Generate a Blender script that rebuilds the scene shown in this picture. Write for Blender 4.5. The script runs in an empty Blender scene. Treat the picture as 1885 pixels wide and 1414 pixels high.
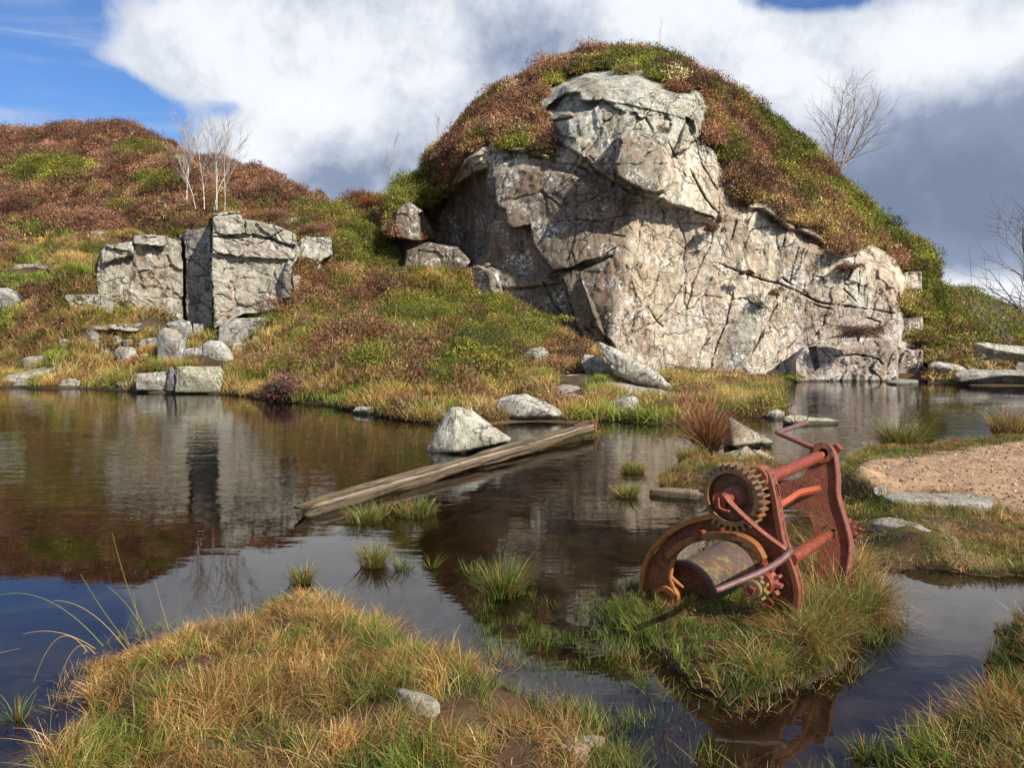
import bpy, bmesh, math, random
import numpy as np
from mathutils import Vector, Matrix
from mathutils.geometry import tessellate_polygon

random.seed(7)
rng = np.random.default_rng(11)
S = bpy.context.scene
COL = S.collection

# ------------------------------------------------------------------ camera
F, CX, CY, HOR, CAMH = 1466.0, 942.5, 707.0, 600.0, 1.6
PITCH = math.atan((CY - HOR) / F)
cam_d = bpy.data.cameras.new("camera")
cam_d.sensor_width = 36.0
cam_d.lens = 36.0 * F / 1885.0
cam_d.clip_start = 0.05
cam_d.clip_end = 3000
cam = bpy.data.objects.new("camera", cam_d)
COL.objects.link(cam)
cam.location = (0, 0, CAMH)
cam.rotation_euler = (math.pi / 2 - PITCH, 0, 0)
S.camera = cam

# ------------------------------------------------------------------ light
SUN_AZ, SUN_EL = math.radians(135), math.radians(34)      # clockwise from +Y
SUNV = Vector((math.sin(SUN_AZ) * math.cos(SUN_EL), math.cos(SUN_AZ) * math.cos(SUN_EL), math.sin(SUN_EL)))
sd_ = bpy.data.lights.new("sun", 'SUN')
sd_.energy = 4.8
sd_.angle = math.radians(0.53)
sd_.color = (1.0, 0.93, 0.82)
sun = bpy.data.objects.new("sun", sd_)
COL.objects.link(sun)
sun.rotation_euler = SUNV.to_track_quat('Z', 'Y').to_euler()
S.view_settings.view_transform = 'Standard'
S.view_settings.look = 'None'
S.view_settings.exposure = 0.55
S.view_settings.gamma = 1.0
S.cycles.max_bounces = 6
S.cycles.diffuse_bounces = 2
S.cycles.glossy_bounces = 3
S.cycles.transparent_max_bounces = 8
S.cycles.transmission_bounces = 2
S.cycles.caustics_reflective = False
S.cycles.caustics_refractive = False


# ------------------------------------------------------------------ node helper
class NT:
    def __init__(s, tree):
        s.t = tree
        s.n = tree.nodes
        s.l = tree.links

    def set(s, sock, v):
        if isinstance(v, bpy.types.NodeSocket):
            s.l.new(v, sock)
        elif v is not None:
            if sock.type == 'RGBA' and hasattr(v, '__len__') and len(v) == 3:
                v = (*v, 1)
            sock.default_value = v

    def node(s, typ, ins=None, **kw):
        n = s.n.new(typ)
        for k, v in kw.items():
            setattr(n, k, v)
        for k, v in (ins or {}).items():
            s.set(n.inputs[k], v)
        return n

    def math(s, op, a, b=None, c=None, clamp=False):
        n = s.n.new('ShaderNodeMath')
        n.operation = op
        n.use_clamp = clamp
        for i, v in enumerate((a, b, c)):
            if v is not None:
                s.set(n.inputs[i], v)
        return n.outputs[0]

    def vmath(s, op, a, b=None):
        n = s.n.new('ShaderNodeVectorMath')
        n.operation = op
        s.set(n.inputs[0], a)
        if b is not None:
            s.set(n.inputs[1], b)
        return n.outputs['Value'] if op in ('LENGTH', 'DOT_PRODUCT', 'DISTANCE') else n.outputs[0]

    def ramp(s, v, lo, hi, a=0.0, b=1.0):
        n = s.node('ShaderNodeMapRange', {0: v, 1: lo, 2: hi, 3: a, 4: b}, interpolation_type='SMOOTHSTEP')
        return n.outputs[0]

    def noise(s, vec, scale, detail=4, rough=0.55, dist=0.0, dim='3D', w=None):
        n = s.node('ShaderNodeTexNoise', {'Scale': scale, 'Detail': detail, 'Roughness': rough, 'Distortion': dist},
                   noise_dimensions=dim)
        if vec is not None:
            s.l.new(vec, n.inputs['Vector'])
        return n.outputs[0]

    def mix(s, f, a, b, mode='MIX'):
        n = s.n.new('ShaderNodeMix')
        n.data_type = 'RGBA'
        n.blend_type = mode
        s.set(n.inputs[0], f)
        s.set(n.inputs[6], a)
        s.set(n.inputs[7], b)
        return n.outputs[2]

    def scalevec(s, vec, sc):
        return s.node('ShaderNodeMapping', {'Vector': vec, 'Scale': sc}).outputs[0]


def newmat(name):
    m = bpy.data.materials.new(name)
    m.use_nodes = True
    t = NT(m.node_tree)
    t.n.clear()
    out = t.n.new('ShaderNodeOutputMaterial')
    return m, t, out


# ------------------------------------------------------------------ sky
def azel(u, v):
    x, y, z = (u - CX) / F, 1.0, (HOR - v) / F
    return math.atan2(x, y), math.atan2(z, math.hypot(x, y))


W = bpy.data.worlds.new("World")
S.world = W
W.use_nodes = True
w = NT(W.node_tree)
w.n.clear()
wo = w.n.new('ShaderNodeOutputWorld')
bg = w.n.new('ShaderNodeBackground')
w.l.new(bg.outputs[0], wo.inputs[0])
sky = w.n.new('ShaderNodeTexSky')
sky.sky_type = 'NISHITA'
sky.sun_disc = False
sky.sun_elevation = SUN_EL
sky.sun_rotation = SUN_AZ
sky.air_density = 1.0
sky.dust_density = 0.4
sky.ozone_density = 2.0
gen = w.n.new('ShaderNodeTexCoord').outputs['Generated']
sep = w.node('ShaderNodeSeparateXYZ', {0: gen})
az = w.math('ARCTAN2', sep.outputs[0], sep.outputs[1])
el = w.math('ARCSINE', sep.outputs[2])
ae = w.node('ShaderNodeCombineXYZ', {0: az, 1: el, 2: 0.0}).outputs[0]
n1 = w.node('ShaderNodeTexNoise', {'Scale': 5.0, 'Detail': 7, 'Roughness': 0.55, 'Vector': gen}).outputs[0]
n2 = w.node('ShaderNodeTexNoise', {'Scale': 13.0, 'Detail': 6, 'Roughness': 0.6, 'Vector': gen}).outputs[0]
nbig = w.node('ShaderNodeTexNoise', {'Scale': 2.3, 'Detail': 3, 'Vector': w.vmath('ADD', gen, (3.1, 1.7, .4))}).outputs[0]
n1c = w.math('SUBTRACT', n1, 0.5)
n2c = w.math('SUBTRACT', n2, 0.5)


def blob(u, v, ru, rv, k=1.0):
    a, e = azel(u, v)
    d = w.vmath('SUBTRACT', ae, (a, e, 0))
    d = w.vmath('MULTIPLY', d, (F / ru, F / rv, 0))
    L = w.vmath('LENGTH', d)
    g = w.math('EXPONENT', w.math('MULTIPLY', w.math('MULTIPLY', L, L), -1.0))
    return w.math('MULTIPLY', g, k)


def addall(lst):
    r = lst[0]
    for x in lst[1:]:
        r = w.math('ADD', r, x)
    return r


# how much open blue there is
blue = addall([blob(-90, 30, 150, 140, 1.1), blob(10, 190, 180, 85, 1.1), blob(215, 222, 105, 48, .9), blob(425, 210, 50, 22, .42),
               blob(1500, -8, 115, 46, .95), blob(1405, 130, 45, 30, .25), blob(-300, 60, 300, 260, 1.2), blob(310, 250, 60, 40, .3),
               blob(-5, 232, 32, 16, -1.3), blob(120, 105, 180, 26, -.25), blob(0, -380, 330, 220, 1.5), blob(1450, -330, 420, 170, 1.2),
               blob(620, -420, 520, 130, 1.2), blob(2200, -200, 300, 150, 1.0)])
highb = w.ramp(el, 0.50, 0.62)
n3 = w.node('ShaderNodeTexNoise', {'Scale': 34.0, 'Detail': 6, 'Roughness': 0.65, 'Vector': gen}).outputs[0]
n3c = w.math('SUBTRACT', n3, 0.5)
wob = w.math('ADD', w.math('ADD', w.math('MULTIPLY', n1c, 0.75), w.math('MULTIPLY', n2c, 0.65)), w.math('MULTIPLY', n3c, .32))
behind = w.ramp(w.math('ABSOLUTE', az), 0.75, 1.1)
gclear = w.math('MULTIPLY', behind, w.ramp(nbig, .42, .58))
sig = w.math('ADD', w.math('ADD', w.math('ADD', blue, wob), w.math('MULTIPLY', highb, .25)), w.math('MULTIPLY', gclear, .9))
wsp = w.node('ShaderNodeTexNoise', {'Scale': 3.2, 'Detail': 7, 'Roughness': .6, 'Distortion': .6, 'Vector': w.node('ShaderNodeMapping', {'Vector': gen, 'Scale': (1.0, 1.0, 5.5)}).outputs[0]}).outputs[0]
cover = w.math('MAXIMUM', w.ramp(sig, 0.66, 0.30), w.math('MULTIPLY', w.ramp(wsp, .42, .72), .55))
# cloud light and dark
shade = addall([blob(560, 120, 330, 130, .19), blob(330, 90, 160, 80, .12), blob(960, 110, 130, 70, -.24), blob(1010, 40, 130, 40, -.06), blob(1250, 30, 200, 60, .20),
                blob(1760, 85, 190, 75, .30), blob(1800, 330, 330, 140, -.40), blob(1560, 420, 260, 110, -.24), blob(640, 345, 130, 40, -.26),
                blob(700, 300, 200, 40, -.14), blob(1800, 535, 130, 28, .45), blob(1400, 160, 90, 60, .12), blob(600, 210, 90, 40, .14), blob(480, 300, 60, 40, .16),
                blob(1380, 90, 200, 60, .10), blob(1600, 190, 150, 60, .08), blob(1850, -150, 280, 110, -.2), blob(1450, 230, 120, 50, .05)])
shade = w.math('ADD', shade, w.math('MULTIPLY', n1c, 0.62))
shade = w.math('ADD', shade, w.math('MULTIPLY', n2c, 0.55))
shade = w.math('ADD', shade, w.math('MULTIPLY', n3c, 0.30))
shade = w.math('ADD', shade, 0.54, clamp=True)
cr = w.n.new('ShaderNodeValToRGB')
w.l.new(shade, cr.inputs[0])
cr.color_ramp.elements[0].color = (0.19, 0.24, 0.35, 1)
cr.color_ramp.elements[1].color = (.95, .96, .98, 1)
for p_, c_ in ((.3, (.27, .33, .46, 1)), (.52, (.56, .61, .71, 1)), (.72, (.84, .87, .92, 1))):
    e = cr.color_ramp.elements.new(p_)
    e.color = c_
skyc = w.vmath('MULTIPLY', sky.outputs[0], (0.060, 0.084, 0.122))
skymix = w.mix(cover, skyc, cr.outputs[0])
w.l.new(skymix, bg.inputs[0])
bg.inputs[1].default_value = 0.74
W.cycles.sampling_method = 'MANUAL'
W.cycles.sample_map_resolution = 512


# ------------------------------------------------------------------ projection helpers
cp, sp = math.cos(PITCH), math.sin(PITCH)


def ray(u, v):
    dx = (np.asarray(u, float) - CX) / F
    dy = (CY - np.asarray(v, float)) / F
    return dx, cp + dy * sp, -sp + dy * cp


def P(u, v, Y):
    x, y, z = ray(u, v)
    Y = np.asarray(Y, float)
    k = Y / y
    return np.stack([x * k, y * k + 0 * x, CAMH + z * k], -1)


def PZ(u, v, z0=0.0):
    x, y, z = ray(u, v)
    k = (z0 - CAMH) / z
    return np.stack([x * k, y * k + 0 * x, CAMH + z * k], -1)


def proj(p):
    x, y, z = p[..., 0], p[..., 1], p[..., 2] - CAMH
    fw = y * cp - z * sp
    up = y * sp + z * cp
    return CX + F * x / fw, CY - F * up / fw


# ------------------------------------------------------------------ numpy noise
def hsh(ix, iy, iz, seed=0):
    h = (ix.astype(np.int64) * 374761393 + iy.astype(np.int64) * 668265263 + iz.astype(np.int64) * 2147483647 + seed * 974634777) & 0xFFFFFFFF
    h = ((h ^ (h >> 13)) * 1274126177) & 0xFFFFFFFF
    h = ((h ^ (h >> 16)) * 2246822519) & 0xFFFFFFFF
    h = h ^ (h >> 15)
    return (h & 0xFFFFFF) / float(0xFFFFFF)


def vn(p, seed=0):
    i = np.floor(p).astype(np.int64)
    f = p - i
    f = f * f * f * (f * (f * 6 - 15) + 10)
    r = 0
    for a in (0, 1):
        for b in (0, 1):
            for c in (0, 1):
                wgt = (f[..., 0] if a else 1 - f[..., 0]) * (f[..., 1] if b else 1 - f[..., 1]) * (f[..., 2] if c else 1 - f[..., 2])
                r = r + wgt * hsh(i[..., 0] + a, i[..., 1] + b, i[..., 2] + c, seed)
    return r * 2 - 1


def fbm(p, octv=4, seed=0, gain=.5):
    r, a = 0, 1.0
    for o in range(octv):
        r = r + a * vn(p * 2 ** o + o * 17.3, seed + o)
        a *= gain
    return r


def voro(p, seed=0):
    i = np.floor(p).astype(np.int64)
    f1 = np.full(p.shape[:-1], 9.0)
    f2 = np.full(p.shape[:-1], 9.0)
    cid = np.zeros(p.shape[:-1])
    for a in (-1, 0, 1):
        for b in (-1, 0, 1):
            for c in (-1, 0, 1):
                ii = i + np.array([a, b, c])
                q = np.stack([ii[..., k] + hsh(ii[..., 0], ii[..., 1], ii[..., 2], seed + 5 + k) for k in range(3)], -1)
                d = np.sqrt(((q - p) ** 2).sum(-1))
                h = hsh(ii[..., 0], ii[..., 1], ii[..., 2], seed + 99)
                m = d < f1
                f2 = np.where(m, f1, np.minimum(f2, d))
                cid = np.where(m, h, cid)
                f1 = np.where(m, d, f1)
    return f1, f2, cid


def facets(p, seed=0):
    """flat tilted cells: (offset from the tilted plane of the nearest cell, gap to the next cell, cell id)"""
    i = np.floor(p).astype(np.int64)
    f1 = np.full(p.shape[:-1], 9.0); f2 = f1.copy(); off = np.zeros(p.shape[:-1]); cid = off.copy()
    for a in (-1, 0, 1):
        for c in (-1, 0, 1):
            ix, iz = i[..., 0] + a, i[..., 2] + c
            z_ = ix * 0
            qx = ix + hsh(ix, z_, iz, seed + 5); qz = iz + hsh(ix, z_, iz, seed + 7)
            dx, dz = p[..., 0] - qx, p[..., 2] - qz
            d = np.maximum(np.abs(dx) + .35 * np.abs(dz), np.abs(dz) + .25 * np.abs(dx))
            h1, h2, h3 = hsh(ix, z_, iz, seed + 11) - .5, hsh(ix, z_, iz, seed + 13) - .5, hsh(ix, z_, iz, seed + 17)
            m = d < f1
            f2 = np.where(m, f1, np.minimum(f2, d))
            off = np.where(m, h1 * dx + h2 * dz + .45 * (h3 - .5), off)
            cid = np.where(m, h3, cid)
            f1 = np.where(m, d, f1)
    return off, f2 - f1, cid


def billow(p, seed=0):
    return np.abs(vn(p, seed))


def sstep(a, b, x):
    t = np.clip((x - a) / (b - a), 0, 1)
    return t * t * (3 - 2 * t)


def inpoly(x, y, poly):
    x = np.asarray(x, float)
    y = np.asarray(y, float)
    r = np.zeros(np.broadcast(x, y).shape, bool)
    n = len(poly)
    for k in range(n):
        x1, y1 = poly[k][:2]
        x2, y2 = poly[(k + 1) % n][:2]
        if y1 == y2:
            continue
        c = ((y1 > y) != (y2 > y)) & (x < (x2 - x1) * (y - y1) / (y2 - y1) + x1)
        r ^= c
    return r


def segdist(x, y, pts, closed=True):
    d = np.full(np.broadcast(x, y).shape, 1e9)
    n = len(pts)
    for k in range(n if closed else n - 1):
        ax, ay = pts[k][:2]
        bx, by = pts[(k + 1) % n][:2]
        L = (bx - ax) ** 2 + (by - ay) ** 2 + 1e-12
        t = np.clip(((x - ax) * (bx - ax) + (y - ay) * (by - ay)) / L, 0, 1)
        d = np.minimum(d, np.hypot(x - ax - t * (bx - ax), y - ay - t * (by - ay)))
    return d


def sdist(x, y, poly):
    d = segdist(x, y, poly)
    return np.where(inpoly(x, y, poly), d, -d)


class TPS:
    def __init__(s, pts, vals, lam=1e-4):
        s.c = np.asarray(pts, float)
        v = np.asarray(vals, float)
        n = len(v)
        K = s.k(s.c, s.c) + lam * np.eye(n)
        Pm = np.hstack([np.ones((n, 1)), s.c])
        A = np.zeros((n + 3, n + 3))
        A[:n, :n] = K
        A[:n, n:] = Pm
        A[n:, :n] = Pm.T
        s.w = np.linalg.solve(A, np.concatenate([v, np.zeros(3)]))

    def k(s, a, b):
        r2 = ((a[:, None] - b[None]) ** 2).sum(-1)
        return 0.5 * r2 * np.log(r2 + 1e-12)

    def __call__(s, u, v):
        sh = np.shape(u)
        q = np.stack([np.ravel(u), np.ravel(v)], -1)
        out = np.empty(len(q))
        n = len(s.c)
        for i in range(0, len(q), 40000):
            b = q[i:i + 40000]
            out[i:i + 40000] = s.k(b, s.c) @ s.w[:n] + s.w[n] + b @ s.w[n + 1:]
        return out.reshape(sh)


def invdepth(ctrl):
    """smooth distance through control points (u, v, metres); interpolates 1/distance so planes stay planes"""
    c = np.array(ctrl, float)
    t = TPS(c[:, :2] / 1000, 20 / c[:, 2])
    return lambda u, v: 20 / np.maximum(t(np.asarray(u) / 1000., np.asarray(v) / 1000.), 0.2)


# ------------------------------------------------------------------ mesh helpers
def tag(o, label=None, cat=None, group=None, kind=None):
    if label: o['label'] = label
    if cat: o['category'] = cat
    if group: o['group'] = group
    if kind: o['kind'] = kind
    return o


def mesh_np(name, V, quads=None, tris=None, mat=None, col=None, smooth=True, parent=None, origin=None, extra=None):
    V = np.asarray(V, np.float32).reshape(-1, 3)
    if origin is not None:
        V = V - np.asarray(origin, np.float32)
    me = bpy.data.meshes.new(name)
    me.vertices.add(len(V))
    me.vertices.foreach_set('co', V.ravel())
    q = np.zeros((0, 4), np.int32) if quads is None else np.asarray(quads, np.int32)
    t = np.zeros((0, 3), np.int32) if tris is None else np.asarray(tris, np.int32)
    me.loops.add(q.size + t.size)
    me.loops.foreach_set('vertex_index', np.concatenate([q.ravel(), t.ravel()]))
    me.polygons.add(len(q) + len(t))
    st = np.concatenate([np.arange(len(q)) * 4, q.size + np.arange(len(t)) * 3]).astype(np.int32)
    me.polygons.foreach_set('loop_start', st)
    me.update(calc_edges=True)
    if smooth:
        me.polygons.foreach_set('use_smooth', np.ones(len(me.polygons), bool))
    for nm, c in (([('Col', col)] if col is not None else []) + list((extra or {}).items())):
        c = np.asarray(c, np.float32)
        if c.ndim == 1:
            a = me.attributes.new(nm, 'FLOAT', 'POINT')
            a.data.foreach_set('value', c)
        else:
            a = me.attributes.new(nm, 'FLOAT_COLOR', 'POINT')
            if c.shape[1] == 3:
                c = np.hstack([c, np.ones((len(c), 1), np.float32)])
            a.data.foreach_set('color', c.ravel())
    if mat:
        me.materials.append(mat)
    o = bpy.data.objects.new(name, me)
    if origin is not None and parent is None:
        o.location = origin
    COL.objects.link(o)
    if parent:
        o.parent = parent
    return o


def gridfaces(nr, nc):
    i = np.arange(nr - 1)[:, None] * nc + np.arange(nc - 1)[None]
    return np.stack([i, i + 1, i + nc + 1, i + nc], -1).reshape(-1, 4)


def empty(name, loc, label, cat, group=None):
    o = bpy.data.objects.new(name, None)
    o.empty_display_size = .2
    o.location = loc
    COL.objects.link(o)
    return tag(o, label, cat, group)


# ------------------------------------------------------------------ materials
def geo_pos(t):
    return t.n.new('ShaderNodeNewGeometry').outputs['Position']


def rock_mat(name, lichen=1.0, stain=1.0, bump=1.0, fine=1.0):
    m, t, out = newmat(name)
    p = geo_pos(t)
    p = t.vmath('MULTIPLY', p, (fine, fine, fine))
    col = t.node('ShaderNodeAttribute', attribute_name='Col').outputs['Color']
    nA = t.noise(p, 0.9, 6, .6)
    nB = t.noise(p, 5.5, 7, .7)
    nC = t.noise(p, 28, 5, .7)
    streakv = t.node('ShaderNodeMapping', {'Vector': p, 'Rotation': (0, .38, 0), 'Scale': (2.6, 2.6, .38)}).outputs[0]
    nS = t.noise(streakv, 1.6, 6, .65, .4)
    v = t.math('ADD', t.math('MULTIPLY', nB, 1.9), t.math('MULTIPLY', nC, 1.7))
    v = t.math('ADD', t.math('ADD', v, t.math('MULTIPLY', t.noise(p, 95, 3, .7), .8)), -1.15)
    v = t.math('MAXIMUM', v, .25)
    c = t.mix(1.0, col, t.node('ShaderNodeCombineColor', {0: v, 1: v, 2: v}).outputs[0], 'MULTIPLY')
    # water streaks and iron / algae stains
    c = t.mix(t.math('MULTIPLY', t.ramp(nS, .52, .68), .62 * stain), c, (.085, .075, .06))
    c = t.mix(t.math('MULTIPLY', t.ramp(nA, .54, .70), .42 * stain), c, (.36, .215, .115))
    nP = t.noise(t.vmath('ADD', streakv, (4, 9, 1)), 1.1, 6, .7, .5)
    c = t.mix(t.math('MULTIPLY', t.ramp(nP, .52, .64), .38 * stain), c, (.42, .22, .14))
    nG = t.noise(t.vmath('ADD', p, (7.7, 2.2, 9)), 1.7, 6, .65)
    c = t.mix(t.math('MULTIPLY', t.ramp(nG, .56, .70), .45 * stain), c, (.17, .19, .07))
    # crustose lichen: pale blotches in patches
    patch = t.ramp(t.noise(t.vmath('ADD', p, (1.7, 5.2, 3)), 1.1, 5, .6), .49, .62)
    vor = t.node('ShaderNodeTexVoronoi', {'Vector': t.vmath('ADD', p, t.vmath('MULTIPLY', t.node('ShaderNodeTexNoise', {'Vector': p, 'Scale': 9.0, 'Detail': 4}).outputs['Color'], (.22, .22, .22))), 'Scale': 4.5}).outputs['Distance']
    spots = t.ramp(vor, .40, .27)
    speck = t.ramp(t.noise(p, 12, 6, .78), .52, .57)
    lw = t.math('MULTIPLY', patch, t.math('MAXIMUM', spots, speck))
    lone = t.node('ShaderNodeTexVoronoi', {'Vector': t.vmath('ADD', p, (3.3, 8, 2)), 'Scale': 2.1, 'Randomness': 1.0}).outputs['Distance']
    lw = t.math('MAXIMUM', lw, t.ramp(t.math('ADD', lone, t.math('MULTIPLY', nB, .1)), .155, .12))
    latt = t.node('ShaderNodeAttribute', attribute_name='Lichen').outputs['Fac']
    lw = t.math('MULTIPLY', lw, t.math('MULTIPLY', latt, .95 * lichen))
    c = t.mix(lw, c, (.74, .74, .70))
    # black lichen specks
    dk = t.ramp(t.noise(p, 21, 5, .8), .60, .66)
    c = t.mix(t.math('MULTIPLY', dk, .55), c, (.06, .055, .045))
    # hairline cracks
    cv = t.node('ShaderNodeTexVoronoi', {'Vector': t.vmath('ADD', t.scalevec(p, (1.0, 1.0, 1.5)), t.vmath('MULTIPLY', t.node('ShaderNodeTexNoise', {'Vector': p, 'Scale': 1.6, 'Detail': 5}).outputs['Color'], (.9, .9, .9))), 'Scale': .75}, feature='DISTANCE_TO_EDGE').outputs['Distance']
    crack = t.ramp(cv, .022, .004)
    gate = t.ramp(t.noise(p, .8, 3), .52, .60)
    crack = t.math('MULTIPLY', crack, gate)
    c = t.mix(t.math('MULTIPLY', crack, .75), c, (.04, .032, .025))
    fis = None
    for sc_, wd_, off_ in ((.9, .012, 1.3), (2.3, .014, 5.7), (4.5, .014, 9.1)):
        fv = t.node('ShaderNodeMapping', {'Vector': t.vmath('ADD', p, (off_, off_, 2)), 'Rotation': (0, .45, 0), 'Scale': (1.0, 1.0, .42 if sc_ != 2.3 else 1.6)}).outputs[0]
        fn = t.math('ABSOLUTE', t.math('SUBTRACT', t.noise(fv, sc_, 5, .55, .3), .5))
        fg = t.ramp(t.noise(t.vmath('ADD', p, (off_, 0, off_)), 1.3, 3), .46, .58)
        f_ = t.math('MULTIPLY', t.ramp(fn, wd_, wd_ * .25), fg)
        fis = f_ if fis is None else t.math('MAXIMUM', fis, f_)
    c = t.mix(t.math('MULTIPLY', fis, .72), c, (.055, .042, .032))
    crack = t.math('MAXIMUM', crack, t.math('MULTIPLY', fis, .6))
    # wet band and algae just above the water line
    zz_ = t.node('ShaderNodeSeparateXYZ', {0: geo_pos(t)}).outputs[2]
    wet = t.ramp(t.math('ADD', zz_, t.math('MULTIPLY', nB, -.09)), .03, -.01)
    c = t.mix(t.math('MULTIPLY', wet, .8), c, (.06, .052, .025))
    h = t.math('ADD', t.math('MULTIPLY', nB, .10), t.math('MULTIPLY', nC, .045))
    h = t.math('ADD', h, t.math('MULTIPLY', t.noise(p, 80, 3, .7), .016))
    h = t.math('ADD', h, t.math('MULTIPLY', crack, -.09))
    bm = t.node('ShaderNodeBump', {'Strength': .9 * bump, 'Distance': 1.0 / fine, 'Height': h}).outputs[0]
    b = t.node('ShaderNodeBsdfPrincipled', {'Base Color': c, 'Roughness': .88, 'Normal': bm, 'Specular IOR Level': .25})
    t.l.new(b.outputs[0], out.inputs[0])
    return m


def soil_mat(name, bump=.6, grain=1.0):
    m, t, out = newmat(name)
    p = geo_pos(t)
    col = t.node('ShaderNodeAttribute', attribute_name='Col').outputs['Color']
    n = t.math('ADD', t.math('MULTIPLY', t.noise(p, 9 * grain, 6, .7), 1.1), t.math('MULTIPLY', t.noise(p, 60 * grain, 4, .7), .8))
    n = t.math('ADD', n, .05)
    c = t.mix(1.0, col, t.node('ShaderNodeCombineColor', {0: n, 1: n, 2: n}).outputs[0], 'MULTIPLY')
    h = t.math('ADD', t.math('MULTIPLY', t.noise(p, 14, 6, .7), .07), t.math('MULTIPLY', t.noise(p, 90, 3, .7), .012))
    bm = t.node('ShaderNodeBump', {'Strength': bump, 'Distance': 1.0, 'Height': h}).outputs[0]
    b = t.node('ShaderNodeBsdfPrincipled', {'Base Color': c, 'Roughness': .9, 'Normal': bm, 'Specular IOR Level': .2})
    t.l.new(b.outputs[0], out.inputs[0])
    return m


def leaf_mat(name, trans=.25, rough=.55):
    m, t, out = newmat(name)
    col = t.node('ShaderNodeAttribute', attribute_name='Col').outputs['Color']
    b = t.node('ShaderNodeBsdfPrincipled', {'Base Color': col, 'Roughness': rough, 'Specular IOR Level': .3})
    tr = t.node('ShaderNodeBsdfTranslucent', {'Color': col})
    mx = t.node('ShaderNodeMixShader', {0: trans, 1: b.outputs[0], 2: tr.outputs[0]})
    t.l.new(mx.outputs[0], out.inputs[0])
    return m


def rust_mat(name, paint=(.30, .065, .04), amount=.5, olive=.3, rough=.6, pit=1.0):
    m, t, out = newmat(name)
    p = geo_pos(t)
    a = t.noise(p, 9, 6, .65)
    b_ = t.noise(p, 45, 5, .7)
    rust = t.mix(t.ramp(a, .35, .65), (.10, .032, .014), (.27, .088, .022))
    rust = t.mix(t.ramp(b_, .45, .7), rust, (.30, .12, .04))
    c = t.mix(t.ramp(t.noise(t.vmath('ADD', p, (3, 3, 1)), 6, 6, .7), .62 - amount * .4, .74 - amount * .4), rust, paint)
    c = t.mix(t.ramp(t.noise(t.vmath('ADD', p, (9, 1, 4)), 7, 6, .7), .66 - olive * .35, .78 - olive * .3), c, (.22, .17, .035))
    c = t.mix(t.math('MULTIPLY', t.ramp(t.noise(p, 24, 6, .8), .50, .62), .55), c, (.07, .026, .014))
    c = t.mix(t.math('MULTIPLY', t.ramp(t.noise(t.vmath('ADD', p, (2, 7, 3)), 34, 6, .8), .54, .62), .35), c, (.40, .20, .12))
    c = t.mix(t.math('MULTIPLY', t.ramp(t.noise(p, 70, 4, .7), .58, .66), .6), c, (.045, .02, .015))
    h = t.math('ADD', t.math('MULTIPLY', t.noise(p, 85, 4, .75), .006 * pit), t.math('MULTIPLY', t.noise(p, 230, 2, .6), .0015 * pit))
    bm = t.node('ShaderNodeBump', {'Strength': .8, 'Distance': 1.0, 'Height': h}).outputs[0]
    b = t.node('ShaderNodeBsdfPrincipled', {'Base Color': c, 'Roughness': rough, 'Metallic': .0, 'Normal': bm, 'Specular IOR Level': .45})
    t.l.new(b.outputs[0], out.inputs[0])
    return m


def wood_mat():
    m, t, out = newmat('weathered_wood')
    tc = t.n.new('ShaderNodeTexCoord').outputs['Object']
    col = t.node('ShaderNodeAttribute', attribute_name='Col').outputs['Color']
    g = t.noise(t.scalevec(tc, (.9, 22, 22)), 1.6, 7, .65, .3)
    g2 = t.noise(t.scalevec(tc, (2.2, 60, 60)), 2.2, 5, .7)
    v = t.math('ADD', t.math('MULTIPLY', g, 1.3), t.math('MULTIPLY', g2, .8))
    c = t.mix(1.0, col, t.node('ShaderNodeCombineColor', {0: v, 1: v, 2: v}).outputs[0], 'MULTIPLY')
    c = t.mix(t.ramp(g, .46, .38), c, (.03, .018, .012))
    c = t.mix(t.math('MULTIPLY', t.ramp(t.noise(tc, 5, 6, .7), .55, .64), .6), c, (.13, .13, .03))
    h = t.math('ADD', t.math('MULTIPLY', g, .035), t.math('MULTIPLY', g2, .012))
    bm = t.node('ShaderNodeBump', {'Strength': 1.0, 'Distance': 1.0, 'Height': h}).outputs[0]
    b = t.node('ShaderNodeBsdfPrincipled', {'Base Color': c, 'Roughness': .75, 'Normal': bm})
    t.l.new(b.outputs[0], out.inputs[0])
    return m


M_CLIFF = rock_mat('granite_cliff', 1.0, 1.0)
M_ROCK = rock_mat('granite_boulder', 1.0, .8, 1.0, 2.0)
M_SOIL = soil_mat('peaty_soil')
M_LEAF = leaf_mat('dry_foliage', .2, .7)
M_GRASS = leaf_mat('grass_blades', .3, .5)
M_WOOD = wood_mat()
M_RUST = rust_mat('rusty_cast_iron', amount=.25, olive=.15)
M_RUSTRED = rust_mat('red_painted_iron', paint=(.21, .036, .014), amount=.85, olive=-.2, rough=.5, pit=.8)
M_RUSTOL = rust_mat('lichened_iron', paint=(.20, .15, .03), amount=.9, olive=.6)
M_RUSTOR = rust_mat('orange_rust', paint=(.42, .15, .03), amount=.75, olive=.35)
M_STEEL = rust_mat('brown_steel', paint=(.15, .075, .07), amount=1.2, olive=-.3, rough=.42, pit=.4)
M_DRUM = rust_mat('stained_drum_iron', paint=(.09, .058, .04), amount=.75, olive=.36, pit=.5)

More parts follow.
